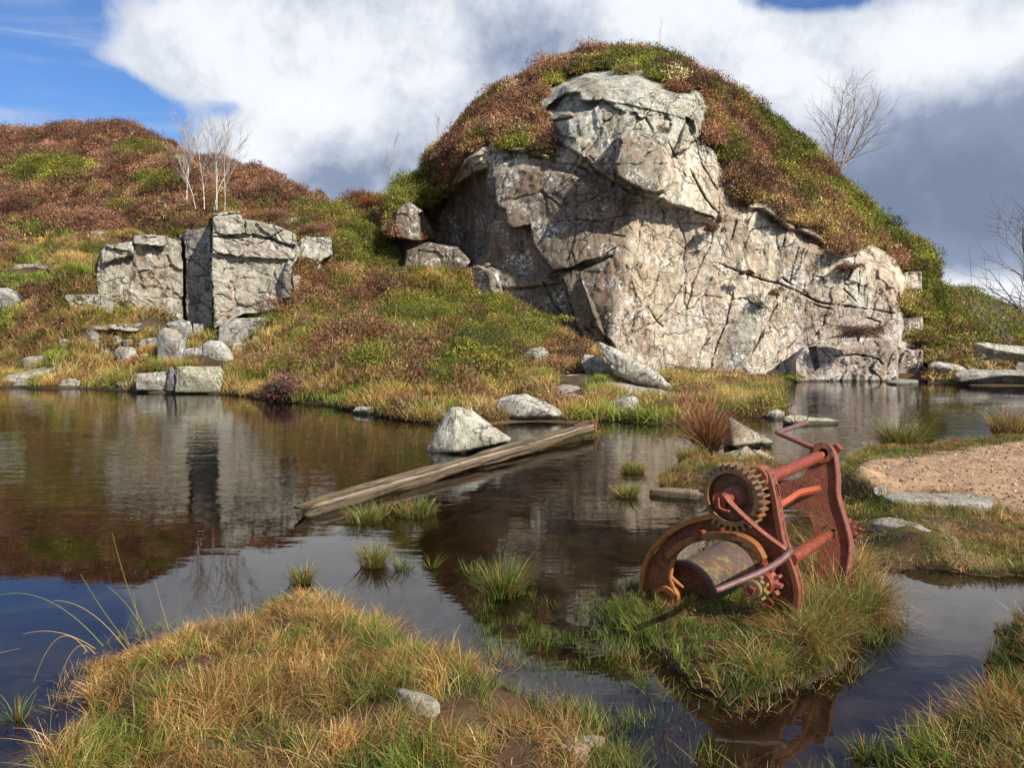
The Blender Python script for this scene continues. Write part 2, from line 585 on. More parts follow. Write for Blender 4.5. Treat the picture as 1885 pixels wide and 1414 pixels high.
# ------------------------------------------------------------------ terrain (bed of the pool and the low ground)
SHORE_FAR = [(-900, 697), (-300, 704), (0, 712), (100, 714), (250, 720), (405, 724), (500, 735), (560, 742), (610, 745), (650, 755), (720, 768), (800, 779), (830, 781),
             (930, 777), (1045, 777), (1110, 772), (1200, 779), (1250, 776), (1330, 762), (1420, 770), (1437, 762), (1415, 744), (1370, 733), (1290, 716),
             (1400, 704), (1550, 700), (1700, 700), (1885, 702), (2600, 703), (3400, 698)]
LAND_B = [(90, 1500), (105, 1380), (125, 1290), (170, 1225), (280, 1195), (400, 1165), (470, 1118), (560, 1108), (650, 1135), (730, 1178), (800, 1205), (880, 1228),
          (930, 1255), (990, 1290), (1040, 1335), (1110, 1360), (1150, 1385), (1180, 1414), (1230, 1700), (90, 1700)]
LAND_C = [(1105, 1125), (1140, 1095), (1200, 1075), (1300, 1062), (1440, 1045), (1530, 1025), (1575, 1040), (1610, 1085), (1640, 1130), (1590, 1165), (1545, 1220),
          (1490, 1262), (1400, 1285), (1300, 1290), (1220, 1255), (1185, 1205), (1140, 1160)]
LAND_D = [(1545, 850), (1580, 838), (1620, 832), (1700, 835), (1760, 826), (1885, 805), (2500, 780), (2600, 1120), (1885, 1068), (1760, 1062), (1650, 1050), (1590, 1028),
          (1562, 990), (1550, 935), (1540, 890)]
LAND_E = [(1640, 1480), (1665, 1395), (1720, 1360), (1790, 1330), (1812, 1270), (1795, 1215), (1825, 1165), (1900, 1130), (2500, 1060), (2600, 1800), (1640, 1800)]
LAND_F = [(1212, 900), (1216, 876), (1260, 862), (1330, 852), (1410, 848), (1445, 870), (1430, 900), (1330, 912), (1250, 910)]


def plan(poly):
    a = PZ([p[0] for p in poly], [p[1] for p in poly], 0.0)
    return [(float(q[0]), float(q[1])) for q in a]


PF = plan(SHORE_FAR) + [(90, 300), (-90, 300)]
PB, PC, PD, PE, PFm = plan(LAND_B), plan(LAND_C), plan(LAND_D), plan(LAND_E), plan(LAND_F)


def terr(x, y):
    p3 = np.stack([x, y, 0 * x], -1)
    wv = 1 + .25 * np.clip((y - 5) / 8, 0, 2)
    wx = x + .10 * wv * fbm(p3 * 2.9, 4, 3)
    wy = y + .10 * wv * fbm(p3 * 2.9, 4, 13)
    sF, sB, sC, sD, sE, sM = [sdist(wx, wy, q) for q in (PF, PB, PC, PD, PE, PFm)]
    nz = fbm(p3 * 1.5, 4, 21)
    nf = fbm(p3 * 9, 3, 31)

    def bump(s, top, w_):
        return np.where(s > 0, top * sstep(0, w_, s) + .015, 0)
    h = np.maximum.reduce([
        bump(sF, .10, .9), bump(sB, .13, .45), bump(sC, .030, .35), bump(sD, .13, .38), bump(sE, .14, .4), bump(sM, .12, .3)])
    land = np.maximum.reduce([sF, sB, sC, sD, sE, sM])
    u, v = proj(np.stack([x, y, 0 * x], -1))
    shp = plan([(930, 880), (1180, 800), (1600, 760), (1700, 1000), (1900, 1080), (1900, 1500), (950, 1500), (850, 1150)])
    shallow = sstep(-1.6, .3, sdist(x, y, shp) + .25 * nz)
    dmax = .55 - .47 * shallow
    bed = -np.minimum(dmax, .03 + .28 * np.maximum(-land, 0)) + .02 * nz
    bed = np.minimum(bed, -.012)
    h = np.where(land > 0, h + (.035 * nz + .012 * nf) * sstep(0, .3, land), bed + .006 * nf)
    for (pu, pv, ph, pw) in ((1545, 1085, .09, .16), (1440, 1190, .05, .18), (1470, 1150, .05, .12)):
        hp = PZ(pu, pv, .05)
        h = h + np.where(sC > 0, ph * np.exp(-((x - hp[0]) ** 2 + (y - hp[1]) ** 2) / pw ** 2), 0)
    # low mossy hump by the winch on the right bank
    hump = PZ(1565, 905, 0.05)
    h = h + np.where(sD > 0, .20 * sstep(0, .2, sD) * np.exp(-(((x - hump[0]) / .25) ** 2 + ((y - hump[1]) / .45) ** 2)), 0)
    return h, dict(F=sF, B=sB, C=sC, D=sD, E=sE, M=sM, land=land)


NA, NRr = 560, 620
ang = np.linspace(math.radians(-52), math.radians(52), NA)
rad = np.exp(np.linspace(math.log(5.5), math.log(700), NRr))
rad = np.concatenate([np.exp(np.linspace(math.log(5.8), math.log(40), 560)), np.exp(np.linspace(math.log(41), math.log(900), 40))])
A_, R_ = np.meshgrid(ang, rad)
TX, TY = np.sin(A_) * R_, np.cos(A_) * R_ - 4.5
TH, TS = terr(TX, TY)
tu, tv = proj(np.stack([TX, TY, TH], -1))
p3 = np.stack([TX, TY, TH], -1)
nn = fbm(p3 * 2.0, 4, 41)
n9 = fbm(p3 * 8.0, 3, 43)
mud = np.array([.085, .047, .026])
moss = np.array([.10, .085, .02])
grav = np.array([.40, .255, .15])
bedc = np.array([.28, .165, .065])
tc = np.tile(mud, TX.shape + (1,))
mm = (sstep(-.1, .5, nn) * (.25 + .75 * (TS['D'] > 0)))[..., None]
tc = tc * (1 - mm) + moss * mm
gr_poly = [(1600, 845), (1700, 838), (1790, 826), (1900, 812), (2600, 790), (2600, 1120), (1900, 960), (1845, 935), (1760, 905), (1640, 905), (1590, 880), (1575, 862)]
gm = sdist(tu + 14 * nn, tv + 7 * n9, gr_poly)
gm = sstep(-10, 8, gm) * (TS['D'] > 0)
g2 = sstep(-12, 8, sdist(tu + 12 * nn, tv + 8 * n9, [(1690, 935), (1740, 975), (1745, 1040), (1885, 1062), (1885, 1040), (1780, 1020), (1760, 960)])) * .4 * (TS['D'] > 0)
gm = np.maximum(gm, g2)[..., None]
tc = tc * (1 - gm) + (grav * (1 + .15 * n9[..., None])) * gm
wetm = (sstep(.045, .012, TH) * sstep(-.05, -.01, TH))[..., None]
tc = tc * (1 - wetm) + np.array([.035, .024, .014]) * wetm
uw = sstep(-.02, -.05, TH)[..., None]
bedv = bedc * (1 + .5 * n9[..., None] + .4 * nn[..., None])
tc = tc * (1 - uw) + bedv * uw
ground = mesh_np('ground', np.stack([TX, TY, TH], -1), gridfaces(*TX.shape)[:, ::-1], mat=M_SOIL, col=np.clip(tc, .01, 1).reshape(-1, 3))
tag(ground, 'peaty ground and pool bed with a patch of pale gravel on the right bank', kind='structure')

# ------------------------------------------------------------------ water
m, t, out = newmat('pool_water')
p = geo_pos(t)
sepw = t.node('ShaderNodeSeparateXYZ', {0: p})
far = t.ramp(sepw.outputs[1], 4.2, 10.0)
right = t.ramp(sepw.outputs[0], 1.5, -1.0)
amp = t.math('ADD', t.math('MULTIPLY', far, .85), .12)
wv1 = t.noise(t.scalevec(p, (1.3, 4.2, 1)), 1.15, 3, .5)
wv2 = t.noise(t.scalevec(p, (2.5, 6.5, 1)), 3.2, 1, .5)
patchn = t.ramp(t.noise(p, .33, 3), .38, .62, .35, 1.25)
hh = t.math('ADD', t.math('MULTIPLY', wv1, .0068), t.math('MULTIPLY', wv2, .0017))
hh = t.math('MULTIPLY', t.math('MULTIPLY', hh, amp), patchn)
bm = t.node('ShaderNodeBump', {'Strength': 1.0, 'Distance': 1.0, 'Height': hh}).outputs[0]
fr = t.node('ShaderNodeFresnel', {'IOR': 1.45, 'Normal': bm}).outputs[0]
gl = t.node('ShaderNodeBsdfGlossy', {'Color': (1, 1, 1, 1), 'Roughness': .0, 'Normal': bm})
trn = t.node('ShaderNodeBsdfTransparent', {'Color': (.95, .93, .88, 1)})
mx = t.node('ShaderNodeMixShader', {0: t.math('MULTIPLY', fr, 1.0, clamp=True), 1: trn.outputs[0], 2: gl.outputs[0]})
t.l.new(mx.outputs[0], out.inputs[0])
va = t.node('ShaderNodeVolumeAbsorption', {'Color': (.50, .30, .10, 1), 'Density': .9})
t.l.new(va.outputs[0], out.inputs['Volume'])
wb = bmesh.new()
x0, x1, y0, y1, z0 = -60, 60, -3, 62, -1.2
vs = [wb.verts.new(c) for c in ((x0, y0, z0), (x1, y0, z0), (x1, y1, z0), (x0, y1, z0), (x0, y0, 0), (x1, y0, 0), (x1, y1, 0), (x0, y1, 0))]
for f in ((3, 2, 1, 0), (4, 5, 6, 7), (0, 1, 5, 4), (1, 2, 6, 5), (2, 3, 7, 6), (3, 0, 4, 7)):
    wb.faces.new([vs[i] for i in f])
me = bpy.data.meshes.new('water')
wb.to_mesh(me)
me.materials.append(m)
water = bpy.data.objects.new('water', me)
COL.objects.link(water)
tag(water, 'dark peaty pool water with faint ripples', kind='structure')


# ------------------------------------------------------------------ relief surfaces (hillsides and crags)
def curve(pts):
    a = np.array(pts, float)
    return lambda u: np.interp(u, a[:, 0], a[:, 1])


def build_relief(us, bot, top, nrow, depth, disp=None, back=14, backstep=1.2, backfall=.10, skirt=True, tweak_top=None):
    us = np.asarray(us, float)
    tt = np.linspace(0, 1, nrow)[:, None]
    U = np.broadcast_to(us[None], (nrow, len(us))).copy()
    V = bot(us)[None] * (1 - tt) + top(us)[None] * tt
    Y = depth(U, V)
    PP = P(U, V, Y)
    if disp is not None:
        PP = disp(U, V, PP)
    rows = [PP]
    if skirt:
        k1 = PP[0].copy(); k1[:, 2] = np.minimum(k1[:, 2] - .35, -.25)
        k2 = k1.copy(); k2[:, 2] -= .8; k2[:, 1] += .4
        rows = [k2[None], k1[None]] + rows
    bk = []
    last = PP[-1]
    d = (PP[-1] - PP[-6])
    for k in range(1, back + 1):
        q = last.copy()
        q[:, 1] += backstep * k
        q[:, 2] -= backfall * k ** 1.6 - min(k, 2) * .02
        bk.append(q[None])
    G = np.concatenate(rows + bk, 0)
    return U, V, PP, G, (2 if skirt else 0), back


def pad(a, pre, post):
    return np.concatenate([np.repeat(a[:1], pre, 0), a, np.repeat(a[-1:], post, 0)], 0)


# ---- left hill and the mound in front of the crag
SIL_L = curve([(-900, 300), (-500, 285), (-50, 257), (0, 250), (100, 238), (180, 234), (250, 243), (300, 262), (350, 287), (430, 305), (500, 335), (560, 365), (600, 383),
               (640, 384), (680, 372), (705, 378), (722, 420), (740, 500), (800, 510), (870, 538), (930, 562), (1000, 592), (1060, 632), (1120, 655), (1200, 690), (1280, 700), (1400, 707)])
BOT_L = curve([(-900, 697), (0, 712), (100, 714), (250, 720), (405, 724), (500, 735), (560, 742), (610, 745), (650, 755), (720, 768), (800, 779), (830, 781),
               (930, 777), (1045, 777), (1110, 772), (1200, 779), (1250, 776), (1330, 762), (1400, 768), (1430, 764)])


def yz(v, z=0.0):
    return float(PZ(CX, v, z)[1])


ctrlL = [(u, float(BOT_L(u)), yz(float(BOT_L(u)), .02)) for u in (-800, -400, -100, 0, 100, 250, 400, 500, 600, 720, 830, 930, 1045, 1110, 1200, 1330, 1400)]
ctrlL += [(-800, 640, 23.5), (-300, 640, 23.5), (0, 660, 23.2), (200, 660, 22.6), (0, 600, 24.6), (150, 616, 22.6), (230, 618, 22.8), (380, 615, 23.2), (250, 560, 25.6), (400, 560, 25.8), (460, 588, 22.9), (530, 572, 23.3), (0, 530, 26), (100, 500, 27), (250, 500, 28), (460, 480, 28), (125, 584, 23.2), (100, 550, 24.0), (100, 528, 24.5), (120, 505, 25.4), (165, 462, 27.2), (585, 492, 25.9), (0, 470, 28), (200, 440, 29),
          (350, 400, 29.5), (500, 400, 29.8), (600, 420, 30), (-800, 400, 33), (-300, 380, 34), (0, 350, 35), (200, 330, 36), (400, 340, 35.5), (560, 380, 34), (-800, 300, 42), (0, 252, 42), (180, 234, 42),
          (350, 290, 40), (500, 337, 37), (640, 385, 34), (700, 380, 33), (450, 660, 21.6), (600, 500, 26.6), (640, 440, 29.5), (600, 620, 21.8), (640, 680, 18.7),
          (700, 560, 24.6), (700, 640, 20.5), (740, 500, 28), (800, 512, 27.3), (870, 538, 26.5), (930, 562, 25.8), (1000, 592, 25.0), (1060, 632, 23.9), (800, 600, 22.4), (800, 680, 18.6), (900, 640, 21.0),
          (900, 700, 17.7), (980, 680, 19.4), (980, 730, 16.2), (1060, 690, 18.8), (1120, 655, 23.0), (1120, 720, 16.8), (1200, 700, 21.8), (1200, 740, 16.2), (1300, 705, 21.4), (1300, 740, 16.0), (1380, 712, 20.6)]
dL = invdepth(ctrlL)


def dispL(U, V, PP):
    rough = fbm(PP * .5, 3, 51) * .30 + billow(PP * .75, 54) * .75 + billow(PP * 1.9 + 3, 57) * .34 - .2
    fade = sstep(0, 60, BOT_L(U) - V)
    nearflat = 1 - .75 * sstep(900, 1000, U)
    PP = PP.copy()
    PP[..., 2] += rough * fade * nearflat * .8
    return PP


usL = np.linspace(-900, 1430, 720)
UL, VL, PL, GL, preL, postL = build_relief(usL, BOT_L, SIL_L, 250, dL, dispL)
nL = fbm(PL * .8, 4, 61)[..., None]
colL = np.array([.075, .05, .03]) * (1 + .5 * nL)
colG = pad(np.clip(colL, .01, 1), preL, postL)
hill = mesh_np('hill', GL, gridfaces(*GL.shape[:2]), mat=M_SOIL, col=colG.reshape(-1, 3))
tag(hill, 'long heather hill with a rough mound sloping down to the pool', kind='structure')

# ---- far right slope
SIL_R = curve([(1640, 520), (1690, 522), (1740, 532), (1800, 552), (1850, 566), (1885, 578), (2000, 590), (2300, 596), (2900, 600)])
BOT_R = curve([(1640, 706), (1700, 706), (1885, 709), (2600, 713), (2900, 713)])
ctrlR = [(u, float(BOT_R(u)), yz(float(BOT_R(u)), .02)) for u in (1640, 1750, 1885, 2200, 2900)]
ctrlR += [(1640, 520, 36), (1740, 532, 37), (1885, 578, 40), (2300, 596, 48), (2900, 600, 55), (1700, 600, 30), (1800, 640, 27), (1885, 650, 27), (1700, 660, 26), (2300, 650, 29), (2900, 650, 30), (1780, 590, 32)]
dR = invdepth(ctrlR)
UR, VR, PR, GR, preR, postR = build_relief(np.linspace(1708, 2900, 240), BOT_R, SIL_R, 90, dR, lambda U, V, q: q + np.stack([0 * U, 0 * U, .25 * fbm(q * .7, 4, 71)], -1) * sstep(0, 40, BOT_R(U) - V)[..., None])
o = mesh_np('hillside', GR, gridfaces(*GR.shape[:2]), mat=M_SOIL, col=np.tile([.075, .055, .03], (GR.shape[0] * GR.shape[1], 1)))
tag(o, 'low gorse covered slope beyond the right end of the crag', kind='structure')

# ---- the great crag
SIL_C = curve([(660, 700), (680, 600), (694, 520), (703, 430), (712, 385), (730, 350), (760, 328), (780, 322), (790, 292), (830, 262), (855, 225), (880, 195), (920, 165), (960, 150), (1000, 122),
               (1050, 106), (1110, 96), (1160, 99), (1200, 103), (1240, 112), (1300, 145), (1340, 170), (1400, 210), (1440, 240), (1480, 270), (1520, 310), (1560, 355), (1600, 392), (1640, 422),
               (1680, 447), (1705, 468), (1718, 500), (1724, 560), (1735, 640), (1760, 720)])
BOT_C = curve([(660, 725), (1760, 725)])
ctrlC = [(660, 720, 29.5), (690, 560, 29), (700, 400, 30), (740, 330, 30.5), (790, 290, 31), (880, 195, 31.5), (1000, 122, 31.5), (1110, 95, 31.5), (1240, 110, 31.5), (1400, 210, 31), (1520, 310, 30), (1640, 422, 29),
         (1722, 520, 28.5), (1740, 640, 28), (1760, 700, 27.5),
         (880, 290, 27.0), (960, 285, 26.4), (1050, 300, 25.4), (1010, 200, 27.6), (1090, 157, 26.8), (1180, 150, 26.4), (1280, 180, 26.4), (1300, 280, 25.1), (1360, 370, 24.7), (1450, 430, 24.7),
         (1550, 485, 24.9), (1640, 500, 25.2), (900, 300, 26.8), (900, 480, 26.4), (905, 550, 26.2), (1000, 400, 25.5), (1000, 550, 25.1), (1100, 350, 24.7), (1100, 500, 24.2), (1120, 630, 23.7),
         (1160, 380, 24.1), (1150, 500, 23.8), (1130, 700, 23.3), (1250, 400, 24.1), (1250, 550, 23.8), (1250, 690, 23.4), (1400, 450, 24.2), (1400, 690, 23.5), (1550, 520, 24.4), (1550, 690, 23.7),
         (1640, 600, 24.3), (1640, 700, 24.0), (850, 450, 29.0), (800, 400, 29.6), (850, 350, 28.6), (760, 480, 28.6), (760, 540, 28.2), (850, 540, 27.3), (850, 640, 27.0), (1000, 700, 25.0),
         (1690, 540, 26.6), (1690, 600, 26.6), (1690, 680, 26), (1100, 240, 25.2), (1180, 220, 25.2), (1260, 260, 25.0)]
dC0 = invdepth(ctrlC)
ROCK_POLY = [(843, 345), (868, 300), (905, 286), (960, 285), (1000, 298), (1035, 312), (1052, 300), (1040, 280), (1030, 250), (1012, 225), (998, 200), (1012, 176), (1040, 163), (1065, 160), (1090, 158), (1120, 150),
             (1170, 146), (1186, 156), (1206, 172), (1235, 181), (1273, 177), (1283, 200), (1291, 220), (1284, 240), (1302, 270), (1322, 292), (1332, 322), (1336, 350), (1362, 362), (1372, 392), (1400, 392),
             (1428, 410), (1448, 428), (1470, 432), (1502, 447), (1520, 470), (1550, 480), (1580, 474), (1600, 456), (1620, 472), (1644, 496), (1650, 560), (1656, 640), (1700, 655), (1712, 730), (900, 730), (870, 600), (856, 540), (735, 540), (742, 505), (748, 462),
             (790, 448), (830, 455), (845, 420)]
ROCK2 = [[(724, 418), (730, 385), (752, 370), (780, 388), (796, 420), (800, 440), (760, 444), (728, 436)],
         [(1664, 500), (1697, 498), (1698, 546), (1662, 548)], [(1658, 586), (1702, 582), (1704, 626), (1657, 628)], [(1652, 640), (1700, 642), (1704, 700), (1650, 700)],
         [(800, 405), (835, 352), (870, 318), (902, 290), (905, 500), (850, 485), (842, 455), (796, 446)]]
usC = np.linspace(660, 1760, 620)


def polymask(U, V, poly, soft=2.0, grow_px=0.0):
    return sstep(-soft, soft, sdist(U, V, poly) + grow_px)


def gline(U, V, pts):
    """signed distance below(+)/above(-) a polyline v(u)"""
    c = np.array(pts, float)
    return V - np.interp(U, c[:, 0], c[:, 1])


def crackd(U, V, pts, wd):
    return np.exp(-(segdist(U, V, pts, False) / (wd * .75)) ** 2) * np.clip(.65 + .8 * fbm(np.stack([U / 22., V / 22., 0 * U], -1), 2, 66), .1, 1)


CRACKS = [([(1110, 186), (1150, 192), (1200, 203), (1240, 212), (1262, 220)], 1.7, .35), ([(1110, 190), (1140, 200), (1180, 210), (1230, 216)], 1.2, .2),
          ([(1080, 292), (1100, 318), (1130, 335), (1160, 352), (1195, 362), (1230, 370), (1260, 382), (1310, 400)], 3.0, .55),
          ([(1052, 300), (1078, 312), (1090, 325)], 3, .4),
          ([(1085, 287), (1110, 312)], 1.6, .3),
          ([(1025, 411), (1060, 404), (1110, 408), (1150, 396), (1165, 396)], 1.5, .25), ([(1050, 495), (1080, 490), (1110, 480), (1125, 470)], 2.4, .45),
          ([(920, 530), (960, 532), (1000, 527), (1030, 505)], 2.2, .35), ([(905, 490), (940, 500), (985, 508)], 1.7, .25),
          ([(1125, 432), (1150, 436)], 2.4, .3), ([(1262, 222), (1280, 260), (1290, 300), (1320, 350)], 2.2, .4), ([(1255, 280), (1275, 320), (1300, 370), (1320, 392)], 3.2, .5),
          ([(1230, 262), (1250, 300), (1262, 325)], 2, .3),
          ([(1320, 484), (1360, 500), (1400, 514), (1435, 522), (1475, 540), (1505, 555), (1530, 560), (1570, 566), (1650, 577)], 2.6, .5),
          ([(1440, 512), (1460, 525), (1480, 535)], 2, .4), ([(1487, 505), (1515, 512), (1515, 545)], 1.8, .3), ([(1552, 532), (1575, 555)], 2, .4), ([(1582, 500), (1578, 560)], 1.4, .3),
          ([(1440, 455), (1446, 430), (1452, 415)], 2.2, .4), ([(1455, 520), (1462, 480), (1470, 455)], 1.5, .3), ([(1360, 395), (1345, 440), (1325, 480), (1320, 520)], 2.6, .35),
          ([(1350, 540), (1338, 590), (1318, 640), (1305, 690)], 1.8, .35), ([(1490, 600), (1450, 640), (1430, 680)], 1.6, .25), ([(1430, 560), (1400, 620), (1385, 650)], 1.8, .25),
          ([(1595, 585), (1620, 592), (1618, 600)], 2.2, .4), ([(1500, 560), (1530, 570), (1565, 565)], 2.2, .3), ([(1538, 656), (1570, 652), (1615, 660), (1625, 672)], 2.4, .4),
          ([(1260, 520), (1235, 560), (1200, 600)], 1.5, .2), ([(1190, 560), (1205, 585), (1220, 600)], 1.6, .3), ([(1275, 440), (1250, 470), (1240, 520)], 1.3, .2),
          ([(860, 490), (880, 500), (905, 490)], 3, .5), ([(1035, 515), (1050, 560), (1070, 620)], 2.4, .4), ([(1000, 520), (1020, 560), (1050, 600), (1072, 630)], 2.4, .4), ([(1075, 600), (1100, 625), (1125, 628)], 2.6, .4),
          ([(905, 375), (925, 372)], 1.5, .2), ([(1245, 400), (1262, 440)], 1.1, .2)]


def dispC(U, V, PP):
    rock = polymask(U, V, ROCK_POLY, 4, 8)
    for q in ROCK2:
        rock = np.maximum(rock, polymask(U, V, q, 1.5))
    q3 = P(U, V, 25.0)
    wu = U + 5 * fbm(q3 * 1.4, 3, 5)
    wv_ = V + 5 * fbm(q3 * 1.4, 3, 6)
    wu1 = U + 1.6 * fbm(q3 * 3.5, 3, 15)
    wv1_ = V + 1.6 * fbm(q3 * 3.5, 3, 16)
    Y = PP[..., 1].copy()
    # two planes that meet in a sharp arris
    ua = 1128 + (640 - V) * .17 + 5 * fbm(q3 * np.array([.5, .5, .8]), 3, 9)
    lean = (700 - V) * .0022
    YLp = 23.55 + (ua - wu) * .0110 + lean * .55
    YRp = 23.55 + (wu - ua) * .0016 + lean
    Yf = np.maximum(YLp, YRp)
    FACE = [(900, 318), (960, 300), (1050, 310), (1100, 335), (1190, 368), (1310, 400), (1372, 396), (1500, 450), (1600, 480), (1648, 500), (1660, 730), (1000, 730), (920, 570), (893, 480)]
    fm = sstep(-4, 14, sdist(U, V, FACE))
    Y = Y * (1 - fm) + Yf * fm
    Y = Y + sstep(3, -3, wu1 - 898) * fm * .0
    # overhanging slab on the shaded face
    SLAB = [(905, 300), (912, 374), (926, 388), (931, 408), (947, 420), (974, 413), (981, 434), (984, 456), (1004, 482), (1022, 496), (1034, 497), (1062, 486), (1112, 474), (1150, 440), (1170, 395), (1190, 366), (1100, 335), (1000, 300)]
    dd = sdist(wu1 + 3 * fbm(q3 * 2.6, 3, 33), wv1_ + 3 * fbm(q3 * 2.6, 3, 34), SLAB)
    right_f = sstep(1165, 1060, U)
    Y -= sstep(-1.2, 1.2, dd) * .60 * right_f * fm
    # ribs lower on the face
    for rib, am in (([(1030, 505), (1062, 492), (1090, 560), (1118, 632), (1076, 640), (1050, 575)], .35), ([(1066, 500), (1125, 478), (1150, 560), (1135, 640), (1095, 600)], .40),
                    ([(905, 495), (985, 508), (1030, 520), (1000, 528), (920, 532)], .22), ([(858, 492), (880, 488), (905, 500), (922, 528), (930, 556), (900, 560), (862, 540)], .9)):
        Y -= polymask(wu1, wv1_, rib, 2) * am
    # the upper mass stands proud above the slanting crack
    gl_ = gline(wu1, wv1_, [(1030, 262), (1080, 294), (1110, 326), (1150, 346), (1190, 360), (1260, 385), (1310, 402), (1400, 440)])
    up = sstep(2, -3, gl_) * sstep(1020, 1050, U) * sstep(1330, 1240, U) * rock
    Y -= up * .55
    # rounded boulder block with a sharp left edge
    eb = sdist(wu1, wv1_, [(1137, 252), (1150, 243), (1175, 240), (1198, 250), (1218, 275), (1232, 300), (1236, 330), (1222, 352), (1195, 354), (1160, 338), (1136, 322), (1132, 300)])
    Y -= sstep(-1.2, 1.2, eb) * (.95 - .55 * np.clip((wu1 - 1137) / 100, 0, 1)) + np.sqrt(np.clip(eb / 48, 0, 1)) * .16
    # top slab with undercut recess on its left
    Y -= sstep(3, -2, gline(wu1, wv1_, [(990, 200), (1060, 180), (1075, 187), (1110, 184), (1240, 213), (1300, 226)])) * sstep(1030, 1045, U) * (.3 - .22 * sstep(1110, 1150, U)) * rock
    Y += polymask(wu1, wv1_, [(1040, 172), (1066, 172), (1070, 184), (1105, 186), (1090, 200), (1060, 206), (1000, 204), (1012, 192)], 2) * .9
    Y += polymask(wu1, wv1_, [(1262, 216), (1276, 222), (1280, 244), (1272, 252)], 2) * .5
    for bl, am in (([(1012, 218), (1050, 200), (1054, 212), (1016, 222)], .5), ([(1018, 224), (1080, 214), (1082, 228), (1060, 256), (1036, 250)], .35)):
        Y -= polymask(wu1, wv1_, bl, 2) * am
    # blocks to the left, in shade
    LB = polymask(wu1, wv1_, [(744, 540), (742, 505), (748, 462), (790, 446), (846, 455), (868, 480), (852, 498), (856, 540)], 2)
    Y = Y * (1 - LB) + LB * (27.3 - .004 * (U - 740))
    OV = polymask(wu1, wv1_, ROCK2[0], 1.5)
    Y = Y * (1 - OV) + OV * (27.4 + .012 * np.abs(U - 752) + .004 * (440 - V))
    # base block on the right
    top_l = gline(wu1, wv1_, [(1455, 668), (1480, 640), (1500, 636), (1560, 642), (1612, 640), (1640, 636), (1668, 660), (1700, 690), (1712, 704)])
    BB = sstep(-2, 2, top_l) * sstep(1456, 1466, wu1) * sstep(1712, 1704, wu1)
    Yb = 22.9 - .0 * U + sstep(1560, 1700, U) * .25
    Y = Y * (1 - BB) + BB * np.minimum(Y, Yb)
    LEDGE = sstep(-2, 2, gline(wu1, wv1_, [(1450, 660), (1500, 628), (1545, 622), (1600, 600), (1660, 640)])) * sstep(1480, 1500, wu1) * sstep(1668, 1660, wu1) * (1 - BB)
    Y -= LEDGE * .45
    Y += polymask(wu1, wv1_, [(1487, 640), (1503, 638), (1508, 676), (1500, 682), (1492, 660)], 1.5) * .45 * 1
    Y += polymask(wu1, wv1_, [(772, 395), (835, 345), (872, 318), (896, 312), (897, 470), (866, 478), (846, 455), (792, 446), (775, 440)], 3) * 1.5
    for q, yy in zip(ROCK2[1:4], (26.0, 25.6, 24.6)):
        mq = polymask(wu, wv_, q, 1.5)
        Y = Y * (1 - mq) + mq * yy
    for pts, wd, am in CRACKS:
        Y += crackd(wu1, wv1_, pts, wd * .7) * am * .6
    # jointed blocks: slanting cells pushed in and out
    X = q3[..., 0]
    Z = q3[..., 2]
    wob_ = np.stack([fbm(q3 * .8, 3, 81), fbm(q3 * .8, 3, 82), fbm(q3 * .8, 3, 83)], -1) * .25
    j = np.stack([(X * .9 - Z * .33) * .95, 0 * X + 3, (Z + X * .28) * .42], -1) + wob_
    amp_ = np.where(U > ua, .085, .07) + .10 * sstep(1430, 1520, U) + .20 * (V < 300) + .16 * sstep(1230, 1280, U) * (V < 410)
    oA, gA, cA = facets(j, 7)
    oB, gB, cB = facets(j * 2.3 + 4, 8)
    oC, gC, cC = facets(j * np.array([6.5, 1, 4.5]) + 9, 9)
    Yj = -(oA * 1.5 + oB * .75 + oC * .28) * amp_ * 1.25
    Yj += (.10 * np.exp(-(gA / .03) ** 2) * (cA > .72) + .05 * np.exp(-(gB / .04) ** 2) * (cB > .85)) * np.clip(.7 + fbm(q3 * 1.1, 2, 88), .1, 1.3)
    Yj += fbm(q3 * .6, 3, 91) * .10 + fbm(q3 * 3.2, 4, 92) * .012 + fbm(q3 * np.array([9, 9, 7]), 3, 93) * .016
    rid = 1 - np.abs(fbm(q3 * np.array([2.2, 2.2, 1.1]) + 7, 3, 94))
    Yj -= .03 * rid
    Y += Yj * rock
    veg = (fbm(q3 * .6, 3, 95) * .5 - billow(q3 * .85, 97) * 1.0 - billow(q3 * 2.1 + 3, 96) * .4 + .3) * (1 - rock)
    # the turf cap overhangs the rock by a little
    edge = np.exp(-(sdist(U, V, ROCK_POLY) / 16) ** 2) * (1 - rock)
    Y += veg * .8 - edge * .25
    return P(U, V, Y)


UC, VC, PCg, GC, preC, postC = build_relief(usC, BOT_C, SIL_C, 330, dC0, dispC, back=12, backstep=1.0, backfall=.16)
rockC = polymask(UC + 10 * fbm(PCg * 1.3, 4, 99), VC + 12 * fbm(PCg * 1.3, 4, 98), ROCK_POLY, 3, 14)
for q in ROCK2:
    rockC = np.maximum(rockC, polymask(UC, VC, q, 1.5))
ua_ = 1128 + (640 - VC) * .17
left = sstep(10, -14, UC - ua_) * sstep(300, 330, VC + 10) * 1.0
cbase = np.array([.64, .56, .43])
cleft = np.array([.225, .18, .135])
ctop = np.array([.46, .45, .37])
nz1 = fbm(PCg * .7, 3, 101)[..., None]
nz2 = fbm(PCg * np.array([1.2, 1.2, .35]) + 5, 4, 102)[..., None]
cc = np.tile(cbase, UC.shape + (1,))
cc = cc + nz1 * np.array([.03, .02, .01])
pk = sstep(.1, .5, nz2)
cc = cc * (1 - pk * .5) + np.array([.40, .27, .185]) * pk * .5
tp = sstep(300, 240, VC)[..., None]
cc = cc * (1 - tp) + ctop * tp
